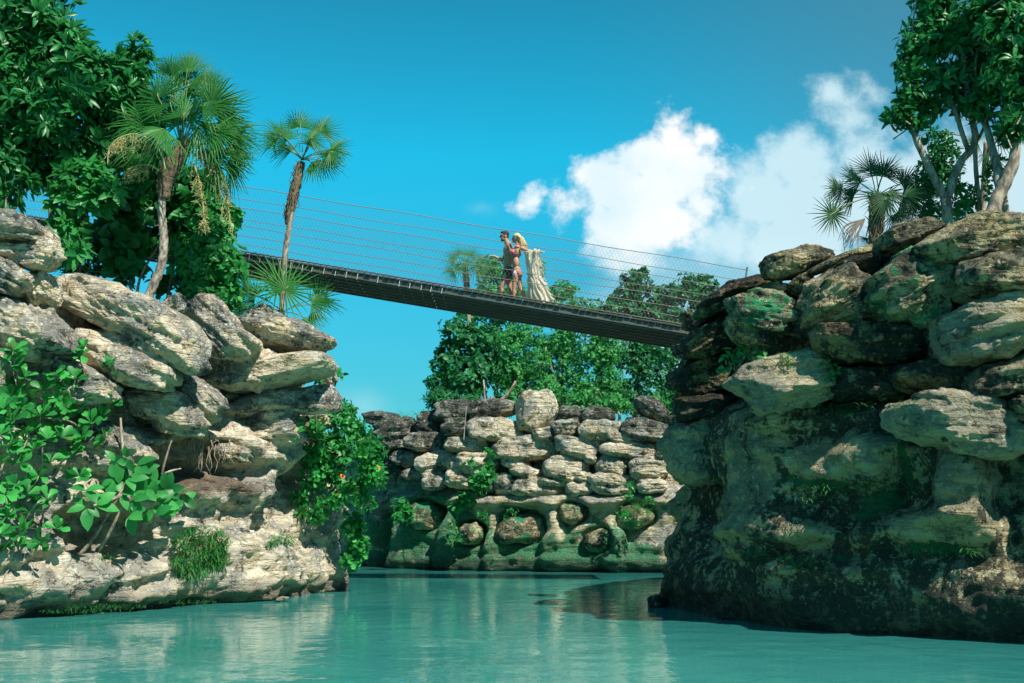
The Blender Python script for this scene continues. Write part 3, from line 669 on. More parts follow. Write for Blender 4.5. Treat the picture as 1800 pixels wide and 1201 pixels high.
M_shawl = plain('cream_crochet', (.88, .81, .68), .9, 0, .08, 26, .003, .5); M_glass = plain('black_sunglasses', (.01, .01, .01), .15, 0, .1)
M_white = plain('white_ribbon', (.8, .78, .74), .7, 0, .05)
YP = 28.0; PX = CZ
def Q(zx, zy, dy=0.0): return P(800 + zx / 6.673, 380 + zy / 6.673, YP + dy)   # coordinates read off an enlarged view
def ell(mb, c, r, rot=None, n=2, f=None):
    q, Fc = ico(n); q = q * np.asarray(r, float)
    if f: q = f(q)
    if rot is not None: q = q @ np.asarray(rot).T
    mb.add(q + np.asarray(c), Fc)
def capsule(mb, a, b_, r0, r1, flat=1.0, n=10):
    a = np.asarray(a, float); b_ = np.asarray(b_, float); d = (b_ - a) / (np.linalg.norm(b_ - a) + 1e-9)
    pts = [a - d * r0 * .75, a - d * r0 * .4, a, a * .67 + b_ * .33, a * .33 + b_ * .67, b_, b_ + d * r1 * .4, b_ + d * r1 * .75]
    mid = .5 * (r0 + r1)
    mb.tube(pts, [r0 * .45, r0 * .85, r0, r0 * .70 + r1 * .33, r0 * .33 + r1 * .70, r1, r1 * .85, r1 * .45], n, True, 0, flat)
def hand(mb, w, d, palm_n, s=1.0):
    """w wrist, d direction of the fingers, palm_n palm normal"""
    d = d / np.linalg.norm(d); palm_n = palm_n - d * np.dot(palm_n, d); palm_n /= np.linalg.norm(palm_n); sd = np.cross(d, palm_n)
    capsule(mb, w, w + d * .085 * s, .026 * s, .036 * s, .55)
    for k, (o, L) in enumerate(((-.030, .070), (-.010, .080), (.011, .076), (.030, .060))):
        a = w + d * .088 * s + sd * o * s; m_ = a + (d * .9 + sd * o * 4 + palm_n * .30) * L * .55 * s; e = m_ + (d * .7 + palm_n * .65) * L * .5 * s
        mb.tube([a - d * .02 * s, a, m_, e], [.010 * s, .0105 * s, .0095 * s, .007 * s], 7)
    a = w + d * .03 * s - sd * .022 * s; m_ = a + (d * .6 - sd * .8) * .040 * s; e = m_ + (d * .9 - sd * .3 + palm_n * .3) * .035 * s
    mb.tube([a, m_, e], [.013 * s, .0115 * s, .008 * s], 7)
def fuse(mb, name, mat, vox=.0085, parent=None, sm=6, rep=.5):
    ob = mb.build('tmp', mat, None); 
    md = ob.modifiers.new('r', 'REMESH'); md.mode = 'VOXEL'; md.voxel_size = vox; md.use_smooth_shade = True
    m2 = ob.modifiers.new('s', 'SMOOTH'); m2.factor = rep; m2.iterations = sm
    dg = bpy.context.evaluated_depsgraph_get(); me = bpy.data.meshes.new_from_object(ob.evaluated_get(dg), depsgraph=dg)
    n = len(me.vertices); V = np.zeros(n * 3, np.float32); me.vertices.foreach_get('co', V); V = V.reshape(-1, 3)
    o = np.array([V[:, 0].mean(), V[:, 1].mean(), V[:, 2].min()]); V -= o.astype(np.float32); me.vertices.foreach_set('co', V.ravel()); me.name = name
    if not me.materials: me.materials.append(mat)
    me.polygons.foreach_set('use_smooth', np.ones(len(me.polygons), dtype=bool))
    bpy.data.objects.remove(ob); r = bpy.data.objects.new(name, me); r.location = o.tolist(); col.objects.link(r)
    if parent is not None: child(r, parent)
    return r
def head(mb, c, fwd, upv, s=1.0):
    fwd = fwd / np.linalg.norm(fwd); upv = upv - fwd * np.dot(upv, fwd); upv /= np.linalg.norm(upv); sd = np.cross(upv, fwd); Rm = np.column_stack([fwd, sd, upv])
    pt = lambda x, y, z: c + Rm @ (np.array([x, y, z]) * s)
    ell(mb, c + Rm @ np.array([-.012, 0, .02]) * s, np.array([.098, .077, .105]) * s, Rm, 3)
    ell(mb, pt(.028, 0, -.045), np.array([.062, .056, .075]) * s, Rm, 3)
    ell(mb, pt(.062, 0, -.095), np.array([.026, .03, .024]) * s, Rm, 2)                        # chin
    mb.tube([pt(.085, 0, .02), pt(.100, 0, -.010), pt(.112, 0, -.028), pt(.088, 0, -.036)], [.010, .012, .015, .010], 8)   # nose
    ell(mb, pt(.088, 0, -.058), np.array([.010, .022, .006]) * s, Rm, 2); ell(mb, pt(.086, 0, -.070), np.array([.010, .019, .007]) * s, Rm, 2)   # lips
    for e in (-1, 1):
        ell(mb, pt(-.008, e * .078, -.012), np.array([.019, .009, .032]) * s, Rm, 2)           # ears
        ell(mb, pt(.078, e * .032, .030), np.array([.014, .026, .008]) * s, Rm, 2)             # brows
    return pt, Rm

X_ = np.array([1., 0, 0]); Zv = np.array([0, 0, 1.])
# --- man: walks left, near side is his left side
mb = MB()
hipc = Q(625, 655, .02); chest = Q(625, 420, .02); neck = Q(628, 322, .02)
hc = Q(578, 238, .0)
pt, Rm = head(mb, hc, np.array([-1, -.15, -.08]), np.array([.06, 0, 1]), 1.05)
capsule(mb, Q(612, 330, .02), hc + np.array([.02, 0, -.05]), .066, .06)
# torso
ell(mb, chest + [0, 0, .02], (.135, .20, .20), None, 3); ell(mb, chest + [0.01, 0, .12], (.10, .215, .10), None, 3); ell(mb, Q(620, 530, .02), (.115, .155, .20), None, 3)
ell(mb, hipc + [0, 0, .03], (.13, .175, .14), None, 3); ell(mb, hipc + [.06, -.07, -.02], (.10, .09, .11), None, 2); ell(mb, hipc + [.06, .07, -.02], (.10, .09, .11), None, 2)
capsule(mb, chest + [.0, -.1, .17], neck + [0, 0, .02], .06, .055); capsule(mb, chest + [.0, .1, .17], neck + [0, 0, .02], .06, .055)
# near (left) arm hangs back behind the woman; far (right) arm reaches forward
shN = chest + np.array([.02, -.215, .11]); elN = shN + np.array([.09, -.03, -.28]); wrN = elN + np.array([.02, .05, -.25])
capsule(mb, shN, elN, .056, .042); capsule(mb, elN, wrN, .043, .028); hand(mb, wrN, np.array([.05, .05, -1]), np.array([0, 1, 0]))
shF = chest + np.array([-.02, .215, .11]); elF = Q(560, 520, .16); wrF = Q(455, 468, .12)
capsule(mb, shF, elF, .056, .042); capsule(mb, elF, wrF, .042, .028); hand(mb, wrF, Q(390, 470, .08) - wrF, np.array([0, 0, -1]), 1.1)
foot_z = lambda x: (A0 + db * ((x - A0[0]) / db[0]))[2]
def leg(mb, hip, knee, ank, s, dirx=-1):
    capsule(mb, hip, knee, .092 * s, .058 * s); capsule(mb, knee, ank, .056 * s, .034 * s); ell(mb, knee * .65 + ank * .35 + np.array([.018, 0, 0]), (.052 * s, .05 * s, .10 * s), None, 2)
    ell(mb, knee, (.056 * s, .055 * s, .06 * s), None, 2)
    c = ank + np.array([dirx * .06, 0, -.055]); mb.tube([ank + [.03, 0, -.04], ank + [dirx * .05, 0, -.045], ank + [dirx * .13, 0, -.062], ank + [dirx * .19, 0, -.066]], [.035, .038, .036, .018], 8, True, 0, .8)
def ankle(zx, dy):
    p = Q(zx, 1000, dy); p[2] = foot_z(p[0]) + .09; return p
leg(mb, hipc + [-.015, -.085, -.05], Q(545, 835, -.08), ankle(545, -.08), 1.0)
leg(mb, hipc + [.015, .09, -.05], Q(640, 850, .10), ankle(715, .10), 1.0)
man = fuse(mb, 'person', M_skin)
tag(man, 'man in dark swim shorts and sunglasses walking left on the footbridge, one arm forward', 'person', 'people walking on the footbridge')
mb = MB(); ell(mb, hipc + [0, 0, .055], (.143, .188, .095), None, 3); 
capsule(mb, hipc + [-.012, -.09, -.02], Q(572, 735, -.08), .115, .098); capsule(mb, hipc + [.012, .09, -.02], Q(632, 750, .10), .115, .098)
ell(mb, hipc + [.05, 0, -.02], (.12, .185, .13), None, 3); fuse(mb, 'swim_shorts', M_shorts, .011, man, 4)
mb = MB(); fw = Rm[:, 0]
fz = lambda q: q * (1 + .06 * vnoise(q * 60)[:, None])
ell(mb, pt(-.024, 0, .050), np.array([.096, .084, .086]) * 1.05, Rm, 4, fz); ell(mb, pt(.030, 0, .098), np.array([.060, .062, .034]), Rm, 3, fz); ell(mb, pt(-.062, 0, -.005), np.array([.052, .076, .06]), Rm, 2)
child(mb.build('hair', M_haird), man)
mb = MB(); ell(mb, pt(.050, 0, -.088), np.array([.050, .050, .036]), Rm, 2); child(mb.build('beard', M_haird), man)
mb = MB()
for e in (-1, 1):
    mb.tube([pt(.093, e * .012, .012), pt(.100, e * .036, .010), pt(.088, e * .058, .010)], .019, 8, True, 0, .5); mb.tube([pt(.088, e * .068, .016), pt(.03, e * .088, .014), pt(-.01, e * .088, .006)], .0045, 5)
child(mb.build('sunglasses', M_glass), man)

# --- woman
mb = MB()
W = -.34
hw = Q(712, 262, W + .02); hipw = Q(722, 665, W); chw = Q(722, 430, W)
ptw, Rw = head(mb, hw, np.array([-.92, .28, .12]), np.array([-.1, 0, 1]), .96)
capsule(mb, Q(740, 345, W), hw + [.01, 0, -.05], .052, .05)
ell(mb, chw + [.01, 0, .02], (.105, .155, .165), None, 3); ell(mb, chw + [.02, 0, .12], (.08, .175, .075), None, 3); ell(mb, Q(716, 545, W), (.092, .122, .17), None, 3)
ell(mb, hipw + [.01, 0, .02], (.118, .165, .13), None, 3)
for e in (-1, 1):
    ell(mb, hipw + [.06, e * .07, -.03], (.095, .088, .10), None, 2); ell(mb, Q(690, 425, W) + [-.01, e * .065, 0], (.062, .062, .062), None, 2)
    capsule(mb, chw + [.02, e * .09, .155], Q(740, 345, W), .045, .045)
sh = Q(775, 375, W - .16); el = Q(872, 412, W - .22); wr = Q(985, 418, W - .24)
capsule(mb, sh, el, .044, .035); capsule(mb, el, wr, .036, .023); hand(mb, wr, Q(1075, 435, W - .26) - wr, np.array([-.2, -.4, .6]), 1.0)
sh2 = chw + np.array([.01, .17, .11]); el2 = sh2 + np.array([-.04, .10, -.24]); wr2 = el2 + np.array([-.12, .10, .05])
capsule(mb, sh2, el2, .042, .034); capsule(mb, el2, wr2, .034, .022); hand(mb, wr2, np.array([-1, .4, .1]), np.array([0, 0, -1]), .9)
leg(mb, hipw + [-.02, -.075, -.05], Q(690, 850, W - .07), ankle(690, W - .07), .90)
leg(mb, hipw + [.03, .08, -.05], Q(765, 850, W + .06), ankle(860, W + .06), .90)
wom = fuse(mb, 'person', M_skin2)
tag(wom, 'blond woman in a pink bikini trailing a cream shawl from her outstretched arm', 'person', 'people walking on the footbridge')
# hair: many wavy locks over a cap
mb = MB()
ell(mb, ptw(-.022, 0, .052), np.array([.104, .092, .088]), Rw, 3)
rs = random.Random(5)
for k in range(95):
    a = rs.uniform(-2.5, 2.5); L = rs.uniform(.22, .40)
    st = ptw(-.02 - .07 * math.cos(a * .6) * rs.uniform(.4, 1), .085 * math.sin(a), .10 - .05 * abs(a) / 2.5)
    pts = [st]
    for j in range(1, 7):
        t = j / 6; pts.append(st + np.array([.055 + .11 * t + .05 * rs.uniform(-1, 1) * t, 0, -.02 - L * t]) + np.array([.02 * math.sin(j * 1.9 + k), .05 * math.sin(a) * t + .018 * math.cos(j * 2.3 + k) - .05 * t, 0]))
    mb.tube(spline(pts, 3), np.linspace(.017, .006, 19), 5)
child(mb.build('hair', M_hairb), wom)
mb = MB()
for e in (-1, 1):
    ell(mb, Q(688, 428, W) + [-.016, e * .067, 0], (.064, .066, .066), None, 2)
    mb.tube([Q(690, 395, W) + [-.02, e * .06, 0], Q(715, 355, W) + [-.03, e * .05, 0], Q(745, 335, W) + [.03, e * .02, .01]], .008, 5)
mb.tube([Q(680, 455, W) + [-.04, 0, 0], chw + [-.03, -.145, -.05], chw + [.1, -.10, -.05], chw + [.11, .1, -.05], chw + [-.03, .145, -.05], Q(680, 455, W) + [-.04, 0, 0]], .009, 5)
child(mb.build('bikini_top', M_pink), wom)
mb = MB(); ell(mb, hipw + [.015, 0, -.015], (.132, .176, .085), None, 3); ell(mb, hipw + [.0, 0, -.08], (.12, .07, .09), None, 2)
child(mb.build('bikini_bottom', M_pink), wom)
mb = MB(); s0 = hipw + np.array([-.04, -.172, .03])
for dx in (-.03, .0, .03): mb.tube([s0, s0 + [dx, -.02, -.09], s0 + [dx * 1.6, -.01, -.2 + abs(dx)]], [.010, .008, .006], 5)
child(mb.build('bikini_ribbon', M_white), wom)
# shawl: hanging cloth with folds, thick
nu, nv_ = 46, 60
topc = [Q(806, 425, W - .18), Q(850, 405, W - .27), Q(890, 398, W - .29), Q(935, 402, W - .28), Q(975, 412, W - .25)]
botc = [Q(885, 985, W + .02), Q(940, 1000, W - .10), Q(1000, 1012, W - .16), Q(1060, 1015, W - .12), Q(1125, 985, W - .02)]
tc_ = spline(topc, 12); bc_ = spline(botc, 12); ti = np.linspace(0, len(tc_) - 1, nu); V = []
def smp(c, t): i = int(min(len(c) - 2, math.floor(t))); return c[i] * (1 - (t - i)) + c[i + 1] * (t - i)
for j in range(nv_):
    v_ = j / (nv_ - 1)
    for i in range(nu):
        s = i / (nu - 1); a = smp(tc_, ti[i]); b2 = smp(bc_, ti[i]); p = a * (1 - v_) + b2 * v_
        p = p + np.array([-.06 * math.sin(v_ * PI) * s, 0, 0]) + np.array([.014 * math.sin(s * 31 + v_ * 5) + .05 * v_ * math.sin(v_ * 5 + s * 3) + .012 * math.sin(v_ * 17 + s * 9), .022 * math.sin(s * 33 + 2.2 * math.sin(v_ * 5)) * (.3 + v_) + .02 * math.sin(v_ * 11 + s * 13), .015 * math.sin(s * 17)])
        if i > nu - 3: p = p + np.array([.02 * math.sin(v_ * 60) + .02, 0, 0])
        V.append(p)
Fc = [(j * nu + i, j * nu + i + 1, (j + 1) * nu + i + 1, (j + 1) * nu + i) for j in range(nv_ - 1) for i in range(nu - 1)]
sh_o = mesh_np('shawl', np.array(V), Fc, M_shawl, True); m_ = sh_o.modifiers.new('thickness', 'SOLIDIFY'); m_.thickness = .012; child(sh_o, wom)
mb = MB()
for j in range(0, nv_, 1):     # fringe along the trailing edge and hem
    p = V[j * nu + nu - 1]; 
    if j > 4: mb.tube([p, p + [rs.uniform(.03, .07), rs.uniform(-.02, .02), rs.uniform(-.05, -.01)]], [.008, .004], 4)
for i in range(0, nu): p = V[(nv_ - 1) * nu + i]; mb.tube([p + [0, 0, .01], p + [rs.uniform(0, .03), 0, -.05]], [.007, .004], 4)
for k in range(5): p = topc[min(4, 3 + k // 3)]; mb.tube([p + [rs.uniform(-.03, .03), -.03, .03], p + [rs.uniform(-.02, .06), -.05, -.03], p + [rs.uniform(0, .09), -.05, -.14]], [.014, .012, .006], 5)
child(mb.build('shawl_fringe', M_shawl), wom)
# ------------------------------------------------------------------ foliage building
# leaf templates: x along, y sideways, z up
def tmpl(prof, fold=.18, droop=.15):
    V = []; Fq = []
    n = len(prof)
    for i, (x, w) in enumerate(prof):
        z = -droop * x * x
        if w < 1e-4: V.append((x, 0, z)); continue
        V += [(x, -w, z + fold * w), (x, 0, z), (x, w, z + fold * w)]
    idx = []; k = 0
    for x, w in prof:
        if w < 1e-4: idx.append((k, k, k)); k += 1
        else: idx.append((k, k + 1, k + 2)); k += 3
    for a, b_ in zip(idx[:-1], idx[1:]):
        for s in (0, 1):
            f = [a[s], a[s + 1], b_[s + 1], b_[s]]; g = []
            for q in f:
                if q not in g: g.append(q)
            Fq.append(tuple(g))
    return np.array(V, float), Fq
T_obov = tmpl([(0, .02), (.35, .13), (.68, .26), (.88, .22), (1, 0)], .3, .18)
T_ell = tmpl([(0, 0), (.25, .15), (.55, .20), (.82, .12), (1, 0)], .35, .25)
T_broad = tmpl([(0, 0), (.18, .20), (.45, .31), (.75, .22), (1, 0)], .25, .30)
T_small = tmpl([(0, 0), (.5, .25), (1, 0)], .3, .1)
T_blade = tmpl([(0, .012), (.3, .03), (.7, .022), (1, 0)], .5, .45)
def unit(v): v = np.asarray(v, float); return v / (np.linalg.norm(v, axis=-1, keepdims=True) + 1e-9)
def leaves(name, tm, pos, dr, up_, ln, wd, mat, parent=None, origin=None):
    """many leaves -> one mesh"""
    V0, F0 = tm; pos = np.asarray(pos, float); dr = unit(dr); up_ = np.asarray(up_, float)
    up_ = unit(up_ - dr * np.sum(up_ * dr, 1, keepdims=True)); sd = np.cross(dr, up_)
    ln = np.broadcast_to(ln, len(pos)); wd = np.broadcast_to(wd, len(pos))
    V = pos[:, None] + dr[:, None] * (V0[:, 0][None, :, None] * ln[:, None, None]) + sd[:, None] * (V0[:, 1][None, :, None] * (ln * wd)[:, None, None]) + up_[:, None] * (V0[:, 2][None, :, None] * ln[:, None, None])
    nL, nv = V.shape[:2]; V = V.reshape(-1, 3)
    tri = []
    for f in F0:
        if len(f) == 4: tri += [(f[0], f[1], f[2]), (f[0], f[2], f[3])]
        elif len(f) == 3: tri.append(f)
    tri = np.array(tri); Fc = (tri[None] + (np.arange(nL) * nv)[:, None, None]).reshape(-1, 3)
    ob = mesh_np(name, V, Fc, mat, False, None, origin if origin is not None else pos.mean(0))
    if parent is not None: child(ob, parent)
    return ob
RS = np.random.RandomState(11)
def rosettes(cent, axis, nl, ln, tilt=(50, 85)):
    """whorls of leaves around shoots"""
    cent = np.asarray(cent, float); axis = unit(axis); m = len(cent)
    a = np.repeat(axis, nl, 0); c = np.repeat(cent, nl, 0)
    t = unit(np.cross(a, RS.normal(size=a.shape))); b2 = np.cross(a, t)
    ph = (np.tile(np.arange(nl), m) * 2.399 + np.repeat(RS.rand(m) * 6.28, nl)); tl = np.radians(RS.uniform(tilt[0], tilt[1], m * nl))
    rad = t * np.cos(ph)[:, None] + b2 * np.sin(ph)[:, None]
    d = a * np.cos(tl)[:, None] + rad * np.sin(tl)[:, None]; u = a * np.sin(tl)[:, None] - rad * np.cos(tl)[:, None]
    return c + d * .02, d, u, ln * RS.uniform(.65, 1.12, m * nl)
def blobpts(blobs, Y, dens, dep=.8, shell=.35, sz=1.0):
    """points and outward axes in crown lobes given as (px,py,rx,ry[,dY])"""
    Ps = []; Ax = []
    for bl in blobs:
        cx, cy, rx, ry = bl[:4]; dY = bl[4] if len(bl) > 4 else 0; Yc = Y + dY
        c = P(cx, cy, Yc); R3 = np.array([rx / F * Yc, dep * (rx + ry) / 2 / F * Yc, ry / F * Yc])
        area = rx * ry / 1000.0; n = max(4, int(dens * area))
        d = unit(RS.normal(size=(n, 3))); r = 1 - shell * RS.rand(n) ** .8
        r *= 1 + .22 * fbm(d * 1.7 + cx * .1, 2) * 1.6
        p = c + d * r[:, None] * R3; Ps.append(p); Ax.append(unit(d + [0, -.1, .35] + RS.normal(size=(n, 3)) * .35))
    return np.concatenate(Ps), np.concatenate(Ax)
def path(pts, Y, k=5): return spline([P(p[0], p[1], Y + (p[2] if len(p) > 2 else 0)) for p in pts], k)
def trunk(name, root, mat, branches, Y, rough=.10):
    """branches: list of (pts px, r0px, r1px)"""
    mb = MB()
    for pts, r0, r1 in branches:
        pp = path(pts, Y); rr = np.linspace(r0, r1, len(pp)) / F * Y
        pp = pp + .35 * rr[:, None] * fbm(pp * 4, 2)[:, None]
        mb.tube(pp, rr, 8, True, rough)
    ob = mb.build(name, mat, root, True, root.location if False else None); return ob

ML_dark = leaf_mat('glossy_dark_leaves', (.010, .11, .030), (.035, .26, .06), rough=.36, trans=.28)
ML_mid = leaf_mat('fresh_green_leaves', (.015, .17, .045), (.06, .36, .08), rough=.42, trans=.32)
ML_bright = leaf_mat('succulent_bright_leaves', (.010, .13, .035), (.06, .40, .08), rough=.42, trans=.3, dead=.02)
ML_far = leaf_mat('island_leaves', (.025, .20, .055), (.09, .42, .11), rough=.5, trans=.35)
ML_fard = leaf_mat('island_dark_leaves', (.012, .12, .045), (.04, .26, .08), rough=.45, trans=.3)
ML_palm = leaf_mat('palm_fronds', (.010, .12, .022), (.035, .26, .04), rough=.5, trans=.3, dead=.03)
ML_palmd = leaf_mat('dark_palm_fronds', (.005, .060, .020), (.015, .13, .035), rough=.5, trans=.15, dead=.02)
ML_fern = leaf_mat('fern_blades', (.015, .14, .03), (.05, .30, .06), rough=.5, trans=.3, dead=.22)
ML_grass = leaf_mat('ledge_grass', (.015, .12, .03), (.06, .26, .07), rough=.6, trans=.3, dead=.15)
M_inf = plain('yellow_flower_panicles', (.42, .40, .16), .7, 0, .3, 20, 0, .2)
M_org = plain('orange_blossom', (.9, .18, .03), .6, 0, .1)
MB_pale = bark_mat('pale_bark', (.12, .085, .055), (.44, .38, .30)); MB_palm = bark_mat('palm_bark', (.10, .075, .055), (.52, .45, .36), 16)
MB_dark = bark_mat('dark_bark', (.03, .024, .018), (.10, .08, .06)); MB_boot = bark_mat('palm_boots', (.07, .05, .03), (.24, .18, .11), 22)

def tree(name, label, cat, group, Y, base, blobs, branches, dens, nl, ln, wd, tm, lm, bark=MB_pale, dep=.8, shell=.4, tilt=(45, 85), twigs=0, inner=0, crown='crown'):
    b0 = P(base[0], base[1], Y); root = empty(name, b0, label, cat, group)
    if branches: trunk('trunk', root, bark, branches, Y)
    p, a = blobpts(blobs, Y, dens, dep, shell)
    if inner:
        p2, a2 = blobpts([(x[0], x[1], x[2] * .62, x[3] * .62) + tuple(x[4:]) for x in blobs], Y, dens * inner, dep, .6); p = np.concatenate([p, p2]); a = np.concatenate([a, a2])
    L = ln / F * Y; q, d, u_, l_ = rosettes(p, a, nl, L, tilt)
    leaves(crown, tm, q, d, u_, l_, wd, lm, root)
    if twigs:
        mb = MB(); idx = RS.choice(len(p), min(len(p), twigs), False)
        for i in idx:
            c = P(*[(blobs[RS.randint(len(blobs))])[k] for k in (0, 1)], Y) if False else p[i] - a[i] * RS.uniform(.3, .7) * 1.0 + [0, 0, -.15]
            mb.tube([c, (c + p[i]) / 2 + RS.normal(size=3) * .03, p[i]], [.014, .011, .006], 5, False)
        mb.build('twigs', bark, root)
    return root

def frond(hub, nrm, axis, rad, nseg=34, span=300, droop=.25, w=.030, mat=None, parent=None, pet=None, foldz=.0, split=.16, name='frond'):
    """costapalmate fan leaf: hub point, normal of the fan, axis = middle direction"""
    nrm = unit(nrm); axis = unit(np.asarray(axis, float) - nrm * np.dot(axis, nrm)); sd = np.cross(nrm, axis)
    V = []; Fq = []; nv = 0; K = 6
    for i in range(nseg):
        th = R_(span) * ((i + .5) / nseg - .5) + RS.uniform(-.02, .02)
        L = rad * (1 - .22 * abs(th) / PI) * RS.uniform(.82, 1.1); d = axis * math.cos(th) + sd * math.sin(th); t_ = np.cross(nrm, d)
        half = math.pi * span / 360 / nseg
        for k in range(K):
            t = k / (K - 1); r = L * t; wd = min(r * math.tan(half) * 1.0, w * rad * 1.0) * (1 if t < split + .15 else max(0.02, 1 - (t - split - .15) / (1 - split - .15)) ** .7)
            wd = max(wd, .0015)
            c = hub + d * r - nrm * 0.0 + np.array([0, 0, -1.]) * droop * rad * t ** 2.6 * (1 + .5 * RS.uniform(-1, 1) * (t > .6)) - nrm * (foldz + .0) * r * abs(math.sin(th)) ** 1.0
            V += [c - t_ * wd, c + nrm * wd * .55, c + t_ * wd]
        for k in range(K - 1):
            a = nv + 3 * k
            Fq += [(a, a + 1, a + 4, a + 3), (a + 1, a + 2, a + 5, a + 4)]
        nv += 3 * K
    ob = mesh_np(name, np.array(V), Fq, mat, False, None, hub)
    if parent is not None: child(ob, parent)
    if pet is not None:
        mb = MB(); a = np.asarray(pet, float); m_ = (a + hub) / 2 + np.array([0, 0, .06 * np.linalg.norm(hub - a)])
        mb.tube(spline([a, m_, hub, hub + axis * rad * .12], 4), .007 + .004 * rad, 5); st = mb.build('petiole', MB_petiole); 
        st.location = Vector(st.location) - Vector(hub.tolist()); st.parent = ob; 
    return ob
MB_petiole = plain('green_petiole', (.16, .22, .06), .5, 0, .3, 10)
def palm(label, group, Y, trk, r0, r1, crown_c, fr, mat, boots=None, seed=0, cat='palm tree'):
    """fr: list of (hub px,py,dY, rad px, normal(3), span)"""
    b0 = P(trk[0][0], trk[0][1], Y); root = empty('palm_tree', b0, label, cat, group)
    mb = MB(); pp = path(trk, Y, 8); rr = np.linspace(r0, r1, len(pp)) / F * Y
    rr = rr * (1 + .07 * np.sin(np.arange(len(pp)) * 2.2)); mb.tube(pp, rr, 10, True, .06); mb.build('trunk', MB_palm, root)
    if boots:
        mb = MB(); bp = path(boots[0], Y, 10); br_ = np.interp(np.linspace(0, 1, len(bp)), np.linspace(0, 1, len(boots[1])), boots[1]) / F * Y
        mb.tube(bp, br_, 12, True, .12)
        for k in range(boots[2]):
            i = RS.randint(1, len(bp) - 1); a = RS.rand() * 6.28; o = np.array([math.cos(a), math.sin(a), 0]); s_ = bp[i] + o * br_[i] * .8
            L = RS.uniform(.05, .16); mb.tube([s_, s_ + o * .03 + [0, 0, L * .5], s_ + o * (.05 + RS.rand() * .05) + [0, 0, L * (1 if RS.rand() > .25 else -.6)]], [.016, .012, .004], 5, True, 0, .4)
        mb.build('leaf_bases', MB_boot, root)
    cc = P(crown_c[0], crown_c[1], Y)
    extra = []
    for f in fr:
        if f[3] > 35:
            v_ = np.array(f[4], float); e_ = list(f); e_[0] += RS.uniform(-22, 22) * f[3] / 90; e_[1] += RS.uniform(-16, 22) * f[3] / 90; e_[2] += RS.uniform(-.3, .3); e_[3] *= RS.uniform(.8, 1.0); e_[4] = tuple(unit(v_ + RS.normal(size=3) * .75)); extra.append(tuple(e_))
    for f in list(fr) + extra:
        hx, hy, dY, rad, nr, span = f[:6]; dr = f[6] if len(f) > 6 else .22
        hub = P(hx, hy, Y + dY); ax = hub - cc; 
        frond(hub, nr, ax if np.linalg.norm(ax) > .05 else [0, 0, 1], rad / F * Y, 24 if rad > 40 else 18, min(span, 350) if span > 290 else span * .86, dr * .55, .026, mat, root, cc + RS.normal(size=3) * .02, foldz=0 if span > 290 else RS.uniform(.1, .5))
    return root
# ------------------------------------------------------------------ left cliff plants
GT = 'trees and palms on the left cliff'
tree('broadleaf_tree', 'tallest dense broadleaf tree in the top left corner, with big glossy leaves', 'tree', None, 21.2, (92, 470),
     [(30, 30, 95, 70), (105, 95, 75, 60), (20, 130, 90, 80), (150, 140, 70, 60, -.4), (90, 200, 100, 60, -.3), (235, 118, 38, 44), (215, 190, 60, 50), (20, 240, 80, 55), (190, 250, 60, 45, .3), (120, 270, 80, 45, .2), (245, 215, 40, 60, .3), (60, 300, 50, 32, .3), (-60, 120, 90, 160), (250, 300, 45, 50, .5), (60, -40, 80, 60)],
     [([(92, 470), (90, 380), (95, 330), (100, 290), (90, 220), (70, 140)], 6.5, 4), ([(100, 290), (140, 230), (180, 180), (225, 120)], 4, 2), ([(92, 250), (40, 200), (0, 160)], 4, 2), ([(120, 255), (190, 250), (240, 230)], 3, 1.5), ([(85, 220), (110, 150), (110, 90)], 3, 1.5)],
     19, 10, 29, .8, T_ell, ML_dark, dep=.75, shell=.55, inner=.6, twigs=60, tilt=(30, 95))
tree('sapling', 'sapling with drooping dark leaves at the left picture edge above the grey capstone', 'sapling', None, 19.6, (8, 420),
     [(6, 290, 26, 34), (12, 345, 22, 26), (48, 330, 12, 22), (-20, 330, 30, 50)], [([(8, 420), (10, 350), (8, 270)], 2.5, 1.2), ([(10, 320), (45, 310)], 1.2, .8)], 40, 7, 22, 1.0, T_ell, ML_dark, dep=.6)
tree('sapling', 'slim dark stemmed sapling with leaf whorls standing right of the pale bare trunk', 'sapling', None, 20.6, (136, 500),
     [(150, 318, 42, 26), (118, 345, 22, 18), (185, 345, 24, 24), (150, 350, 40, 16), (120, 400, 22, 24), (130, 440, 20, 16)], [([(136, 500), (140, 440), (146, 390), (150, 330)], 4.5, 3), ([(148, 370), (120, 350)], 2, 1), ([(148, 360), (180, 345)], 2, 1)],
     34, 10, 32, .95, T_ell, ML_mid, bark=MB_dark, dep=.6)
tree('shrub', 'large leaved dark shrub growing between the slim sapling and the curved palm trunk', 'shrub', None, 22.6, (225, 500),
     [(205, 345, 40, 40), (240, 400, 50, 50, .4), (190, 410, 40, 36), (330, 370, 50, 40, .4), (300, 330, 40, 40, .6), (345, 335, 42, 40, .3), (215, 460, 30, 26), (255, 340, 40, 40, .6), (100, 420, 30, 30, .4), (300, 420, 40, 40, .6)],
     [([(232, 525), (225, 470), (205, 420), (200, 350)], 3, 1.5), ([(240, 530), (250, 480), (300, 400)], 3, 1.5), ([(283, 560), (300, 500), (310, 430)], 3, 2), ([(255, 540), (275, 495), (285, 460)], 4, 2)],
     18, 6, 28, 1.15, T_broad, ML_dark, dep=.6, inner=.5)
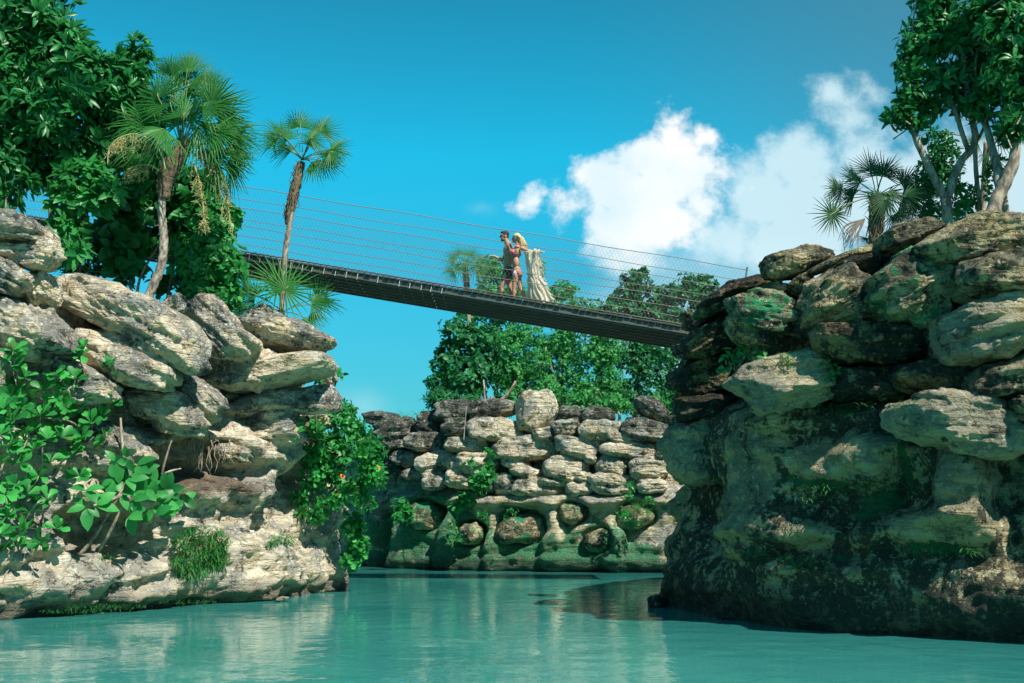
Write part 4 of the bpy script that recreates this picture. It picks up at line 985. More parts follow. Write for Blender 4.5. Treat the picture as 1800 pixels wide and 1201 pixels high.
tree('shrub', 'small leaved bright vine covered shrub hanging beside the left end of the bridge', 'shrub', None, 22.4, (380, 560),
     [(375, 420, 44, 50), (400, 470, 34, 44), (345, 470, 40, 40), (392, 390, 28, 36), (350, 510, 40, 28), (395, 520, 26, 26), (408, 378, 14, 20), (330, 440, 30, 40), (370, 370, 34, 26)],
     [([(330, 570), (350, 520), (360, 450)], 2.5, 1.2), ([(300, 565), (330, 520), (390, 480)], 2.5, 1)],
     85, 6, 13, 1.25, T_broad, ML_mid, dep=.7, inner=.5)
fb = P(340, 348, 21.9)
# big palm
rt = palm('big palm with curved trunk and drooping yellow flower stalks on the left cliff', GT, 20.6, [(258, 530), (268, 505), (284, 465), (288, 420), (284, 370), (288, 335), (300, 300)], 8.5, 7, (318, 262),
     [(300, 185, -.2, 95, (.1, -1, .25), 230, .12), (345, 170, .1, 88, (-.2, -1, .4), 220, .12), (380, 200, -.2, 92, (-.35, -.9, .4), 220, .25), (395, 235, 0, 85, (-.3, -.8, .6), 220, .35),
      (375, 270, -.3, 85, (-.25, -.8, .55), 220, .45), (265, 215, .2, 85, (.3, -.9, .4), 220, .25), (325, 150, .3, 70, (0, -1, .2), 200, .08), (345, 225, -.5, 95, (-.1, -.9, .6), 240, .3), (290, 240, -.4, 80, (.2, -.9, .6), 230, .35), (400, 285, .2, 72, (-.4, -.7, .5), 200, .5), (330, 255, .5, 85, (0, -.7, .7), 240, .4), (255, 255, .3, 70, (.4, -.8, .5), 200, .5), (322, 205, -.3, 80, (.1, -.9, .35), 220, .2), (352, 190, -.4, 84, (-.3, -.8, .5), 220, .3), (300, 215, .3, 84, (.4, -.8, .3), 210, .2), (372, 235, -.5, 76, (-.4, -.8, .4), 200, .4), (335, 120, .2, 48, (.1, -1, .2), 150, .05), (360, 150, .2, 50, (-.2, -1, .2), 150, .1), (300, 135, .1, 50, (.2, -1, .2), 150, .08), (410, 255, -.1, 60, (-.4, -.8, .4), 170, .45)],
     ML_palm, ([(288, 350), (290, 320), (302, 292), (322, 262)], [10, 15, 19, 16], 110))
def panicle(root, pts, Y, hang, seed, rng=(.2, 1.0), L=26):
    mb = MB(); pp = path(pts, Y, 8); mb.tube(pp, np.linspace(2.4, 1.0, len(pp)) / F * Y, 6); rs = np.random.RandomState(seed); m = len(pp)
    for k in range(hang):
        i = int(rs.uniform(rng[0], rng[1]) * (m - 1)); s_ = pp[i]; ll = rs.uniform(.5, 1.1) * L / F * Y; d = np.array([rs.uniform(-.5, .5), rs.uniform(-.5, .5), -1.]); q = [s_]
        for j in range(4): q.append(q[-1] + d * ll / 4 + rs.normal(size=3) * .012)
        mb.tube(q, [.006, .006, .005, .004, .003], 4, False)
        for j in range(1, 5):
            for e in range(3): v_ = rs.normal(size=3) * .035; mb.tube([q[j], q[j] + v_ + [0, 0, -.02]], [.006, .005], 4, False)
    return mb.build('flower_stalk', M_inf, root)
panicle(rt, [(292, 300), (282, 268), (262, 245), (235, 236), (208, 244), (192, 262), (189, 290)], 20.0, 46, 1, (.30, .85), 30)
panicle(rt, [(335, 285), (345, 300), (352, 330), (358, 370), (359, 395)], 20.1, 46, 2, (.2, 1), 20)
panicle(rt, [(340, 275), (360, 262), (380, 285), (395, 325), (404, 385)], 20.2, 70, 3, (.15, 1), 34)
panicle(rt, [(280, 300), (262, 290), (240, 292), (222, 300)], 20.2, 30, 4, (.3, 1), 22)
# slender palm
palm('slender palm with a shaggy brown trunk, its crown clear against the sky', GT, 24.9, [(494, 560), (498, 500), (502, 440), (509, 395), (517, 340), (528, 290)], 5.0, 5.0, (530, 280),
     [(494, 238, -.1, 50, (.35, -.9, .2), 250, .18), (528, 222, .1, 44, (0, -1, .2), 230, .08), (562, 232, .0, 50, (-.25, -1, .25), 240, .15), (583, 262, -.2, 46, (-.35, -.9, .35), 250, .25), (570, 275, .3, 50, (-.3, -.8, .4), 230, .35),
      (482, 252, .2, 40, (.4, -.8, .3), 220, .25), (545, 245, -.4, 44, (-.1, -1, .3), 240, .22), (505, 262, .3, 40, (.2, -.8, .5), 220, .4), (548, 285, -.2, 38, (-.1, -.8, .5), 220, .45)],
     ML_palm, ([(505, 395), (511, 365), (519, 330), (530, 285)], [4, 9, 9.5, 7], 120))
# low palms
palm('small stemless fan palm behind the pointed boulder, spread in front of the bridge deck', GT, 23.6, [(494, 590), (495, 560), (497, 545)], 6, 4, (497, 548),
     [(502, 510, -.5, 76, (.05, -1, .25), 300, .10), (448, 520, -.2, 62, (.3, -.9, .3), 270, .15), (548, 535, -.1, 56, (-.3, -.9, .3), 250, .22), (455, 555, .2, 46, (.3, -.8, .4), 230, .2), (540, 560, -.1, 42, (-.2, -.8, .5), 220, .35), (430, 545, .2, 40, (.4, -.8, .3), 220, .15)],
     ML_palm, None, cat='palm')
palm('little fan palm in the shade under the slim sapling on the left cliff', GT, 22.3, [(150, 520), (152, 500), (155, 480)], 5, 3, (155, 475),
     [(162, 425, 0, 44, (.1, -1, .2), 260, .1), (128, 455, .1, 44, (.3, -.9, .3), 240, .2), (190, 450, .2, 40, (-.3, -.9, .3), 240, .3), (215, 485, .3, 36, (-.4, -.8, .4), 220, .3)], ML_palmd, None, cat='palm')

def wallY(wall, px, py, off): return hitY(wall, px, py) - off
def rosette_bush(name, label, pts, wall, off, nl, ln, tm, mat, wd=1.0, stems=(), stemr=2.2, tilt=(25, 85), group=None, axis=(0, -.7, .6), bark=MB_pale, cat='shrub', jit=.15):
    cent = []; 
    for p in pts: cent.append(P(p[0], p[1], wallY(wall, p[0], p[1], off + RS.uniform(-jit, jit))))
    cent = np.array(cent); root = empty(name, [cent[:, 0].mean(), cent[:, 1].mean() + .2, cent[:, 2].min()], label, cat, group)
    Ym = cent[:, 1].mean(); ax = unit(np.array(axis)[None] + RS.normal(size=cent.shape) * .30)
    q, d, u_, l_ = rosettes(cent, ax, nl, ln / F * Ym, tilt); leaves('leaves', tm, q, d, u_, l_, wd, mat, root)
    mb = MB()
    for s_ in stems:
        sp3 = spline([P(p[0], p[1], wallY(wall, p[0], p[1], (p[2] if len(p) > 2 else off))) for p in s_], 5); mb.tube(sp3, np.linspace(stemr, stemr * .55, len(sp3)) / F * Ym, 6, True, .08)
    if not stems:
        b_ = cent.mean(0) + [0, off * .9, -.15]
        for c in cent[:: max(1, len(cent) // 40)]: mb.tube(spline([b_ + RS.normal(size=3) * .1, (b_ + c) / 2 + [0, .05, -.06], c], 4), np.linspace(stemr, stemr * .4, 9) / F * Ym, 5)
    mb.build('stem', bark, root); return root
pts = [(23, 740), (77, 730), (123, 717), (160, 743), (187, 773), (143, 767), (83, 773), (53, 760), (17, 783), (87, 812), (127, 800), (140, 837), (68, 837), (27, 853), (83, 877), (47, 870), (13, 907), (47, 933), (73, 953), (3, 973),
       (23, 617), (30, 637), (43, 663), (133, 667), (97, 660), (157, 697), (77, 687), (20, 697), (73, 733), (110, 713), (170, 690), (192, 712), (180, 733), (60, 705), (120, 685), (0, 660), (5, 720), (40, 718), (0, 820), (35, 815), (55, 905), (10, 870), (95, 745), (100, 700), (60, 790), (0, 940), (30, 960), (140, 720), (185, 695), (100, 930), (28, 680), (0, 765), (45, 775), (110, 770)]
rosette_bush('shrub', 'bright rosette leaved bush covering the left edge of the sunny cliff', pts, LEFT_F, .55, 13, 24, T_obov, ML_bright, 1.0,
             [[(150, 760, 0), (120, 740), (77, 735)], [(95, 640, 0.1), (100, 700), (120, 718)], [(160, 760, 0), (172, 700), (195, 680)], [(20, 960, 0), (60, 890), (85, 880)], [(10, 900, 0), (60, 850), (68, 837)], [(75, 960, 0), (75, 800), (70, 735)], [(30, 700, 0), (30, 660), (22, 620)], [(150, 720, 0), (130, 690), (133, 667)], [(0, 850, 0), (40, 790), (53, 760)]], 2.2)
rosette_bush('sapling', 'young plant with one leaf tuft rising out of the rosette bush', [(144, 617), (141, 624), (148, 612)], LEFT_F, .5, 8, 19, T_obov, ML_bright, 1.2, [[(160, 668, .3), (142, 640, .5), (143, 618)]], 1.5, cat='sapling')
rosette_bush('sapling', 'tiny leaf tuft pinned against the end face of the grey blunt slab', [(200, 637), (196, 645), (208, 648)], LEFT_F, .75, 8, 17, T_obov, ML_dark, 1.1, [[(200, 690, .2), (205, 665, .6), (200, 640, .75)]], 1.2, cat='sapling')
rosette_bush('sapling', 'large leaved sapling with two leaning pale stems in front of the shaded cave', [(203, 812), (225, 806), (238, 820), (200, 842), (222, 842), (250, 862), (258, 850), (272, 870), (272, 905), (292, 862), (318, 868), (322, 880), (295, 890), (152, 892), (168, 890), (228, 905), (232, 878), (212, 868), (278, 885), (150, 863), (245, 830)], LEFT_F, .75, 4, 34, T_broad, ML_mid, .95,
             [[(137, 980, .1), (165, 945, .4), (195, 895, .7), (222, 848, .75)], [(162, 982, .1), (185, 950, .4), (208, 905, .7), (228, 855, .75)], [(225, 850), (245, 860), (290, 868)], [(215, 870), (180, 885), (158, 890)], [(228, 850), (224, 820)], [(218, 806, .75), (214, 770, .7), (212, 735, .6)]], 3.6, (40, 110), axis=(.15, -.75, .35), cat='sapling', jit=.08)
rosette_bush('dead_branch', 'bare pale forked branch leaning over the earth hollow', [(331, 750), (322, 757)], LEFT_F, .5, 2, 7, T_ell, ML_fern, .8, [[(282, 850, .2), (287, 822, .4), (298, 785, .5), (307, 760, .5)], [(307, 760), (320, 755), (336, 745)], [(284, 835, .35), (300, 828, .45), (318, 824, .4)], [(307, 760), (296, 757), (290, 762)]], 2.6, cat='branch')
# bush at the right corner
def wallbush(label, blobs, Y, dens, nl, ln, tm, mat, wd=1.1, cat='shrub', tilt=(35, 85), stems=(), flowers=(), name='shrub', group=None, bark=MB_pale, inner=.5, dep=.7):
    r = tree(name, label, cat, group, Y, (blobs[0][0], blobs[0][1] + blobs[0][3]), blobs, [], dens, nl, ln, wd, tm, mat, dep=dep, inner=inner, tilt=tilt, crown='leaves')
    mb = MB(); pp = 0
    for s_, w0, w1 in stems: q = path(s_, Y, 5); mb.tube(q, np.linspace(w0, w1, len(q)) / F * Y, 6, True, .1); pp = 1
    if pp: mb.build('stem', bark, r)
    for fx, fy in flowers:
        q, d, u_, l_ = rosettes([P(fx, fy, Y - .75)], [[0, -1, .3]], 6, .05, (50, 85)); leaves('flower', T_broad, q, d, u_, l_, 1.3, M_org, r)
    return r
wallbush('bushy green shrub with orange blossoms bulging from the corner of the left cliff', [(600, 752, 44, 32), (650, 800, 26, 30), (625, 832, 44, 34), (580, 790, 42, 30, -.2), (563, 838, 34, 26, -.2), (548, 805, 20, 20, -.3), (660, 838, 22, 24), (612, 870, 30, 16), (545, 895, 22, 16, -.3), (585, 885, 18, 12, -.2), (608, 722, 16, 14), (525, 872, 12, 10, -.3), (632, 765, 18, 20), (560, 755, 20, 16, -.3), (640, 882, 14, 12), (560, 912, 10, 8, -.3)],
         24.9, 40, 9, 13, T_obov, ML_bright, .95, stems=[([(560, 830), (590, 800), (640, 770)], 2, 1), ([(560, 840), (600, 850), (650, 830)], 2, 1), ([(550, 830), (552, 800), (546, 770)], 2, 1)], flowers=[(602, 838), (665, 824)], inner=.15, dep=.9, tilt=(25, 110))
wallbush('lower tuft of the corner foliage hanging just above the water', [(622, 930, 14, 26), (628, 965, 14, 22), (615, 985, 14, 14)], 25.4, 60, 8, 14, T_obov, ML_bright, 1.2, stems=[([(600, 950), (615, 940), (625, 925)], 2, 1)], flowers=())
rosette_bush('sapling', 'slender leafy shoot with red tips climbing in front of the upper corner rocks', [(536, 652), (545, 664), (560, 660), (572, 655), (590, 656), (600, 660), (533, 708), (548, 714), (556, 706), (565, 668), (540, 722), (525, 745), (560, 758), (520, 760)], LEFT_F, 1.0, 4, 16, T_broad, ML_mid, 1.0,
             [[(556, 780, .5), (555, 740, .8), (556, 700, 1.0), (562, 672, 1.0), (550, 655, 1.0)], [(562, 672), (580, 660), (598, 656)], [(555, 715), (540, 712)]], 1.6, (50, 100), cat='sapling', jit=.05)
def grassclump(label, blobs, wall, off, n, L, mat, name='fern', cat='fern', droop=1.0, w=1.0, kind=None):
    ps = []; ds = []
    for cx, cy, rx, ry in blobs:
        k = int(n * rx * ry / 1000) + 3
        for _ in range(k):
            x = cx + RS.uniform(-1, 1) * rx; y = cy + RS.uniform(-1, 1) * ry * math.sqrt(max(.05, 1 - ((x - cx) / rx) ** 2)); ps.append(P(x, y, wallY(wall, x, y, off + RS.uniform(-.12, .1))))
            ds.append(np.array([RS.uniform(-.8, .8), -1 + RS.uniform(-.3, .5), RS.uniform(-.5, .9) * 1.0]))
    ps = np.array(ps); L_ = L / F * ps[:, 1].mean()
    o = leaves(name, T_blade, ps, ds, np.tile([0, -.2, 1.], (len(ps), 1)), RS.uniform(.6, 1.2, len(ps)) * L_, 1.6 * w, mat)
    return tag(o, label, cat if kind is None else None, None, kind)
grassclump('dense fern clump with dry brown strands hanging on the pale cliff below the hollow', [(355, 950, 48, 26), (350, 985, 42, 22), (335, 1005, 22, 14), (385, 975, 18, 30)], LEFT_F, .42, 480, 17, ML_fern)
grassclump('small fern clump hanging beside the vertical cliff corner', [(492, 955, 20, 22), (488, 985, 14, 18), (510, 950, 10, 14)], LEFT_F, .38, 480, 14, ML_fern)
grassclump('low grass tuft at the foot of the two leaning stems', [(150, 985, 26, 10), (130, 1000, 10, 12), (185, 978, 20, 5)], LEFT_F, .25, 300, 12, ML_fern, name='grass_tuft', cat='grass tuft')
grassclump('faint green fern tuft on the sunlit right corner above the water', [(590, 965, 8, 14)], LEFT_F, .2, 300, 9, ML_fern)
grassclump('green weed and moss at the waterline of the left cliff', [(190, 1066, 70, 6), (330, 1058, 50, 4), (120, 1074, 50, 4)], LEFT_F, .48, 700, 6, ML_fern, name='waterline_weed', kind='stuff')
# dangling roots
mb = MB()
for k in range(34):
    x = RS.uniform(325, 405); y = RS.uniform(762, 785); L = RS.uniform(18, 60); q = [(x, y, 0)]
    for j in range(1, 6): q.append((x + RS.uniform(-5, 5) + (x - 365) * .02 * j, y + L * j / 5, 0))
    pp = [P(a, b2, wallY(LEFT_F, 365, 800, .05 + .10 * math.sin(k))) for a, b2, _ in q]; mb.tube(pp, np.linspace(1.1, .5, 6) / F * 20, 5)
rr_ = mb.build('hanging_roots', MB_pale); tag(rr_, 'pale roots dangling from the stones over the earth hollow', 'roots')
# ------------------------------------------------------------------ far island vegetation
GI = 'trees and bushes on the far island'
MF = ML_far; MD = ML_fard
def itree(label, blobs, Y, dens=34, nl=6, ln=12, tm=T_ell, mat=None, branches=(), wd=1.1, name='tree', cat='tree', shell=.5, tilt=(35, 95)):
    b = blobs[0]
    blobs = [(q[0] + RS.uniform(-5, 5), q[1] + RS.uniform(-7, 3), q[2] * RS.uniform(.8, 1.15), q[3] * RS.uniform(.8, 1.15)) for q in blobs]
    tree(name, label, cat, GI, Y, (b[0], 745), blobs, list(branches) or [([(b[0], 750), (b[0] + 4, (750 + b[1]) / 2), (b[0] - 3, b[1])], 3.5, 1.5)], dens * 1.9, nl, ln * .68, wd, tm, mat or MF, dep=.8, shell=shell, tilt=tilt, inner=.5, twigs=16)
itree('dark glossy tree at the left end of the far island', [(800, 590, 34, 30), (785, 630, 34, 34), (835, 600, 40, 36), (775, 680, 28, 36), (820, 670, 50, 44), (845, 640, 40, 40)], 38.6, 34, 7, 15, T_broad, MD, [([(860, 745), (850, 680), (830, 620)], 4, 2), ([(850, 690), (800, 640), (785, 610)], 2, 1)])
itree('low dark long leaved bush at the left rim of the far island', [(765, 705, 30, 26), (790, 715, 30, 18), (820, 712, 30, 20)], 37.6, 50, 9, 22, T_blade, MD, wd=2.4, name='shrub', cat='shrub')
itree('feathery bright green tree right of the dark tree on the far island', [(900, 610, 44, 40), (940, 640, 44, 40), (890, 660, 44, 40), (930, 590, 40, 30), (950, 690, 36, 24), (900, 700, 34, 20)], 38.4, 90, 7, 8, T_small, MF, [([(925, 745), (910, 690), (900, 620)], 3, 1.5), ([(915, 700), (950, 650), (960, 610)], 2, 1)], wd=1.4)
itree('small thin branched tree in the middle of the far island', [(985, 600, 40, 36), (1005, 650, 36, 36), (975, 680, 36, 30), (1000, 570, 40, 26)], 39.2, 46, 6, 11, T_ell, MF, [([(985, 745), (990, 690), (985, 620)], 3, 1.5), ([(1000, 745), (1010, 690), (1030, 640)], 3, 1.3), ([(990, 700), (970, 650), (965, 600)], 2, 1)])
itree('light green tree just right of the middle of the far island', [(1055, 620, 40, 40), (1030, 680, 40, 34), (1070, 670, 36, 36), (1060, 590, 40, 26), (1020, 715, 30, 16)], 38.5, 80, 7, 9, T_small, MF, wd=1.4)
itree('dense tree in front of the right cliff edge on the far island', [(1120, 640, 40, 40), (1150, 680, 40, 36), (1100, 690, 36, 30), (1175, 640, 34, 36), (1130, 610, 40, 30), (1190, 690, 30, 40)], 38.9, 50, 7, 11, T_ell, MD)
itree('pale green low bush at the right end of the far cliff top', [(1085, 716, 30, 16), (1180, 722, 28, 22), (1120, 720, 30, 14), (1205, 715, 20, 26)], 36.6, 90, 7, 8, T_small, MF, wd=1.4, name='shrub', cat='shrub')
itree('bush seen behind the walking couple above the bridge deck', [(870, 480, 34, 26), (855, 515, 40, 26), (900, 520, 40, 24), (830, 550, 44, 24), (880, 550, 40, 24)], 40.5, 60, 7, 11, T_small, MF, wd=1.3, name='shrub', cat='shrub')
itree('rounded tree directly behind the shawl above the bridge deck', [(985, 515, 34, 22), (955, 535, 36, 24), (1015, 540, 40, 24), (1000, 565, 50, 24), (945, 480, 12, 30)], 41.0, 60, 7, 11, T_small, MF, wd=1.4)
itree('taller dark tree rising behind the bridge, left of the two on the right', [(1115, 492, 32, 18), (1105, 520, 40, 24), (1150, 525, 36, 24), (1080, 545, 40, 24), (1130, 555, 50, 24), (1130, 480, 16, 8)], 41.5, 44, 7, 13, T_broad, MD)
itree('taller dark tree rising behind the bridge, nearest the right cliff', [(1215, 495, 34, 18), (1240, 500, 22, 18), (1195, 520, 34, 26), (1230, 530, 36, 26), (1180, 560, 40, 26), (1225, 570, 40, 30)], 41.2, 44, 7, 13, T_broad, MD)
itree('back row bush filling the gap under the bridge on the far island', [(870, 590, 60, 30), (980, 620, 70, 30), (1080, 625, 60, 30), (1160, 615, 50, 30), (930, 660, 80, 40), (1050, 700, 80, 30), (1150, 715, 60, 26), (840, 720, 60, 22), (950, 722, 60, 20)], 40.8, 40, 7, 13, T_ell, MD, name='shrub', cat='shrub')
palm('small shaggy palm behind the footbridge, left of the walking couple', GI, 39.4, [(828, 745), (826, 650), (824, 560), (821, 500), (818, 475)], 4, 3.5, (818, 468),
     [(818, 462, -.3, 34, (0, -1, .2), 320, .2), (806, 470, -.3, 32, (.2, -1, .2), 300, .3), (835, 468, -.4, 32, (-.2, -1, .2), 300, .3)] +
     [(800, 458, 0, 30, (.3, -.9, .3), 240, .3), (825, 450, -.2, 32, (0, -1, .3), 240, .2), (845, 460, 0, 30, (-.3, -.9, .3), 240, .3), (808, 448, .2, 26, (.2, -1, .2), 220, .2), (840, 475, 0, 28, (-.3, -.8, .4), 220, .45), (798, 476, -.1, 28, (.3, -.8, .4), 220, .45)],
     ML_palm, ([(823, 520), (820, 495), (818, 470)], [4, 5.5, 5], 50))
mb = MB()
for s_ in ([(856, 745), (853, 715), (850, 668)], ): mb.tube(path(s_, 37.0, 4), np.linspace(2.2, 1.6, 9) / F * 37, 6)
tag(mb.build('tree_stump', MB_pale), 'thin pale bare pole standing among the dark bushes of the far island', 'bare trunk')
mb = MB(); mb.tube(path([(875, 708), (890, 695), (900, 682), (906, 670)], 36.9, 5), np.linspace(3.2, 2.2, 16) / F * 37, 7, True, .1); mb.tube(path([(875, 708), (868, 700), (862, 698)], 36.9, 5), np.linspace(2.4, 1.2, 11) / F * 37, 7)
tag(mb.build('dead_branch', MB_pale), 'crooked pale branch lying over the dark top boulder of the far cliff', 'branch')
mb = MB(); mb.tube(path([(815, 776), (817, 748), (820, 715)], 34.6, 5), .016, 6)
tag(mb.build('pole', MB_pale), 'thin pole sticking up from the second row of the far cliff', 'pole')
# wall plants of the far cliff
wallbush('heart leaved trailing plant left of the leftmost niche on the far cliff', [(706, 888, 14, 10), (716, 902, 11, 14), (703, 905, 9, 10)], 35.6, 90, 5, 11, T_broad, ML_mid, name='creeper', cat='creeper')
wallbush('leafy creeper on the ledge right of the leftmost niche', [(812, 880, 14, 9), (803, 892, 12, 8), (826, 877, 9, 8)], 34.9, 90, 5, 11, T_broad, ML_mid, name='creeper', cat='creeper')
wallbush('climbing sapling rooted between the stones of the far cliff', [(848, 835, 18, 18), (838, 848, 14, 12), (862, 825, 8, 12), (824, 812, 6, 8), (862, 800, 7, 10), (850, 858, 10, 8)], 34.3, 70, 5, 12, T_broad, ML_mid, stems=[([(847, 872), (848, 850), (850, 825), (858, 795)], 1.5, .8)], name='sapling', cat='sapling', inner=0)
wallbush('green trailing vine hanging between the two left niches', [(800, 905, 5, 16), (797, 930, 7, 16), (806, 945, 9, 8), (794, 950, 6, 8)], 34.9, 160, 5, 5, T_small, ML_mid, name='vine', cat='vine')
wallbush('small creeper on the upper rim of the low left niche', [(850, 905, 8, 8), (856, 915, 5, 8), (838, 900, 6, 4)], 34.6, 160, 5, 5, T_small, ML_mid, name='vine', cat='vine')
wallbush('tiny green tuft above the widest niche', [(902, 900, 10, 4), (890, 912, 4, 8)], 34.2, 200, 5, 5, T_small, ML_mid, name='vine', cat='vine')
wallbush('leafy tuft above the little fan palm on the far cliff', [(1108, 855, 7, 8), (1104, 872, 8, 6), (1140, 880, 10, 6), (1095, 905, 8, 12)], 33.6, 140, 5, 7, T_small, ML_mid, name='vine', cat='vine')
palm('little fan palm growing from the rightmost niche of the far cliff', None, 33.6, [(1122, 925), (1121, 912), (1120, 905)], 3, 2, (1120, 905),
     [(1120, 893, -.1, 21, (0, -1, .4), 300, .25), (1107, 900, 0, 18, (.3, -.9, .4), 240, .4), (1135, 900, 0, 18, (-.3, -.9, .4), 240, .4), (1121, 915, -.1, 16, (0, -1, -.1), 240, .5)], ML_palm, None, cat='palm')

# ------------------------------------------------------------------ right cliff plants
GX = 'trees and palms on the right cliff'
YR = 18.6
palm('fan palm with dark fronds at the left end of the right cliff trees', GX, 19.0, [(1537, 445), (1540, 410), (1541, 385), (1540, 355)], 11, 10, (1541, 345),
     [(1463, 376, -.3, 50, (.25, -.95, .1), 350, .06), (1512, 322, 0, 48, (.3, -.95, .2), 250, .15), (1552, 308, .2, 56, (0, -1, .2), 230, .12), (1588, 322, 0, 54, (-.25, -1, .2), 240, .2), (1604, 350, -.2, 50, (-.3, -.9, .3), 240, .35),
      (1575, 375, -.1, 48, (-.2, -.9, .3), 240, .4), (1500, 348, .2, 46, (.3, -.9, .3), 230, .3), (1522, 418, .1, 24, (.2, -1, .2), 260, .2), (1560, 340, -.3, 50, (-.1, -1, .3), 250, .25), (1615, 385, .1, 42, (-.3, -.9, .3), 220, .4), (1480, 335, .1, 42, (.3, -.95, .2), 230, .2), (1530, 300, .1, 48, (.1, -1, .1), 220, .08), (1590, 345, -.3, 50, (-.2, -1, .2), 240, .25)],
     ML_palmd, ([(1537, 440), (1540, 400), (1541, 370), (1540, 345)], [11, 13, 14, 12], 110))
mb = MB(); rs2 = np.random.RandomState(4)
for k in range(26):
    x = rs2.uniform(1490, 1520); y = rs2.uniform(385, 400); q = path([(1520, 385), (x - 6, y + 10), (x - rs2.uniform(5, 25), y + rs2.uniform(25, 50))], 18.9, 4); mb.tube(q, np.linspace(.012, .003, len(q)), 4, False)
tag(mb.build('dead_frond', plain('dry_grey_frond', (.22, .19, .16), .9)), 'dry grey frond hanging under the dark fan palm', 'dead frond')
tree('broadleaf_tree', 'forked pale trunk tree with a leafy crown right of the dark fan palm', 'tree', GX, 18.4, (1668, 430),
     [(1625, 75, 52, 46), (1600, 120, 36, 36), (1580, 205, 26, 22), (1605, 165, 36, 30), (1690, 60, 60, 50), (1650, 15, 50, 34), (1670, 140, 46, 40), (1720, 110, 50, 50, .3), (1640, 190, 24, 16), (1710, 170, 40, 40, .3), (1605, 215, 20, 12), (1660, -40, 80, 40)],
     [([(1668, 430), (1666, 385), (1662, 352)], 11, 10), ([(1662, 352), (1648, 325), (1618, 262), (1602, 220), (1598, 175), (1590, 120), (1600, 80)], 8, 3.5), ([(1662, 355), (1678, 310), (1692, 280), (1714, 248), (1702, 180), (1694, 110), (1690, 60)], 8.5, 4),
      ([(1702, 265), (1688, 225), (1668, 170), (1645, 130), (1630, 80)], 5, 2.5), ([(1714, 248), (1722, 240), (1740, 200)], 4, 2), ([(1694, 100), (1720, 60), (1740, 20)], 3, 1.5), ([(1600, 100), (1606, 30), (1612, 0)], 2, 1)],
     26, 8, 23, .9, T_ell, ML_dark, dep=.8, shell=.55, inner=.45, twigs=60, tilt=(40, 110))
tree('broadleaf_tree', 'thick crooked trunk tree at the right picture edge', 'tree', GX, 17.6, (1735, 425),
     [(1780, 60, 60, 60), (1770, 140, 50, 46), (1790, 200, 40, 36), (1740, 30, 50, 50), (1775, 235, 24, 20), (1840, 120, 60, 120), (1730, 180, 30, 30, .3), (1760, -30, 80, 40)],
     [([(1735, 425), (1742, 385), (1752, 350), (1768, 320), (1782, 285), (1786, 250)], 15, 9), ([(1760, 335, .1), (1752, 290, .3), (1736, 230, .5), (1716, 185, .7), (1714, 120, .8), (1726, 40, .8)], 10, 1.5), ([(1784, 260), (1780, 200), (1774, 150)], 4, 2.5), ([(1786, 255), (1800, 240), (1830, 235)], 5, 3), ([(1782, 270), (1766, 220), (1760, 190)], 4, 2)],
     26, 8, 24, .9, T_ell, ML_dark, dep=.8, shell=.55, inner=.45, twigs=50, tilt=(40, 110))
tree('broadleaf_tree', 'tree with a short pale leaning trunk behind the thick crooked one', 'tree', GX, 18.6, (1775, 420), [(1760, 290, 12, 14), (1748, 300, 10, 14)], [([(1775, 420), (1771, 385), (1764, 345), (1755, 290)], 8, 6)], 60, 6, 14, 1, T_ell, ML_dark)
tree('broadleaf_tree', 'thin brown stemmed tree between the forked tree and the crooked tree', 'tree', GX, 18.8, (1723, 430), [(1738, 320, 10, 26), (1742, 350, 8, 16)], [([(1723, 430), (1722, 370), (1716, 310), (1713, 255)], 5, 4)], 60, 6, 9, 1.3, T_small, ML_mid)
tree('shrub', 'feathery dark shrub seen through the fork of the pale trunk', 'shrub', GX, 20.0, (1650, 430), [(1650, 245, 30, 18), (1660, 275, 34, 22), (1640, 300, 30, 20), (1670, 305, 24, 18), (1650, 335, 34, 18), (1625, 330, 24, 22)], [([(1636, 430), (1634, 350), (1650, 270)], 3, 1.5), ([(1612, 240), (1640, 232), (1700, 240)], 1.2, 1)], 60, 6, 13, 1.0, T_ell, ML_dark, inner=.3)
tree('shrub', 'round bright shrub on the rim between the right cliff trunks', 'shrub', GX, 18.9, (1695, 400), [(1695, 345, 26, 22), (1700, 372, 28, 16), (1640, 372, 20, 18)], [([(1697, 410), (1697, 380), (1695, 350)], 2, 1)], 70, 7, 13, 1.1, T_ell, ML_mid)
palm('drooping palm crown glimpsed between the two right hand trunks', GX, 19.6, [(1726, 430), (1728, 360), (1732, 300), (1735, 250)], 6, 6, (1736, 240),
     [(1718, 250, 0, 36, (.3, -.9, .3), 230, .5), (1755, 240, 0, 40, (-.3, -.9, .3), 240, .4), (1740, 270, -.1, 36, (0, -.9, .5), 240, .6), (1725, 215, 0, 34, (0, -1, .2), 220, .2)], ML_palmd, None)
rosette_bush('herb', 'leafy herb growing on the left shoulder of the pale jutting boulder', [(1278, 625), (1290, 615), (1300, 632), (1318, 612), (1325, 600), (1275, 645), (1310, 625), (1292, 640), (1268, 660), (1335, 625), (1345, 630), (1285, 630), (1320, 625), (1300, 612)], RIGHT_F, .55, 5, 17, T_ell, ML_mid, 1.1, (), 1.2, (50, 100), cat='herb', jit=.1)
rosette_bush('creeper', 'hanging creeper on the right shoulder of the pale jutting boulder', [(1445, 622), (1455, 628), (1462, 640), (1468, 650), (1460, 662), (1450, 640), (1470, 662)], RIGHT_F, .5, 5, 12, T_broad, ML_dark, 1.0, (), 1.2, (50, 110), cat='creeper', jit=.1)
grassclump('yellowish grass tuft on the crest of the pale jutting boulder', [(1378, 628, 14, 8), (1382, 640, 8, 10), (1350, 634, 14, 4)], RIGHT_F, .7, 300, 17, ML_fern, name='grass_tuft', cat='grass tuft')
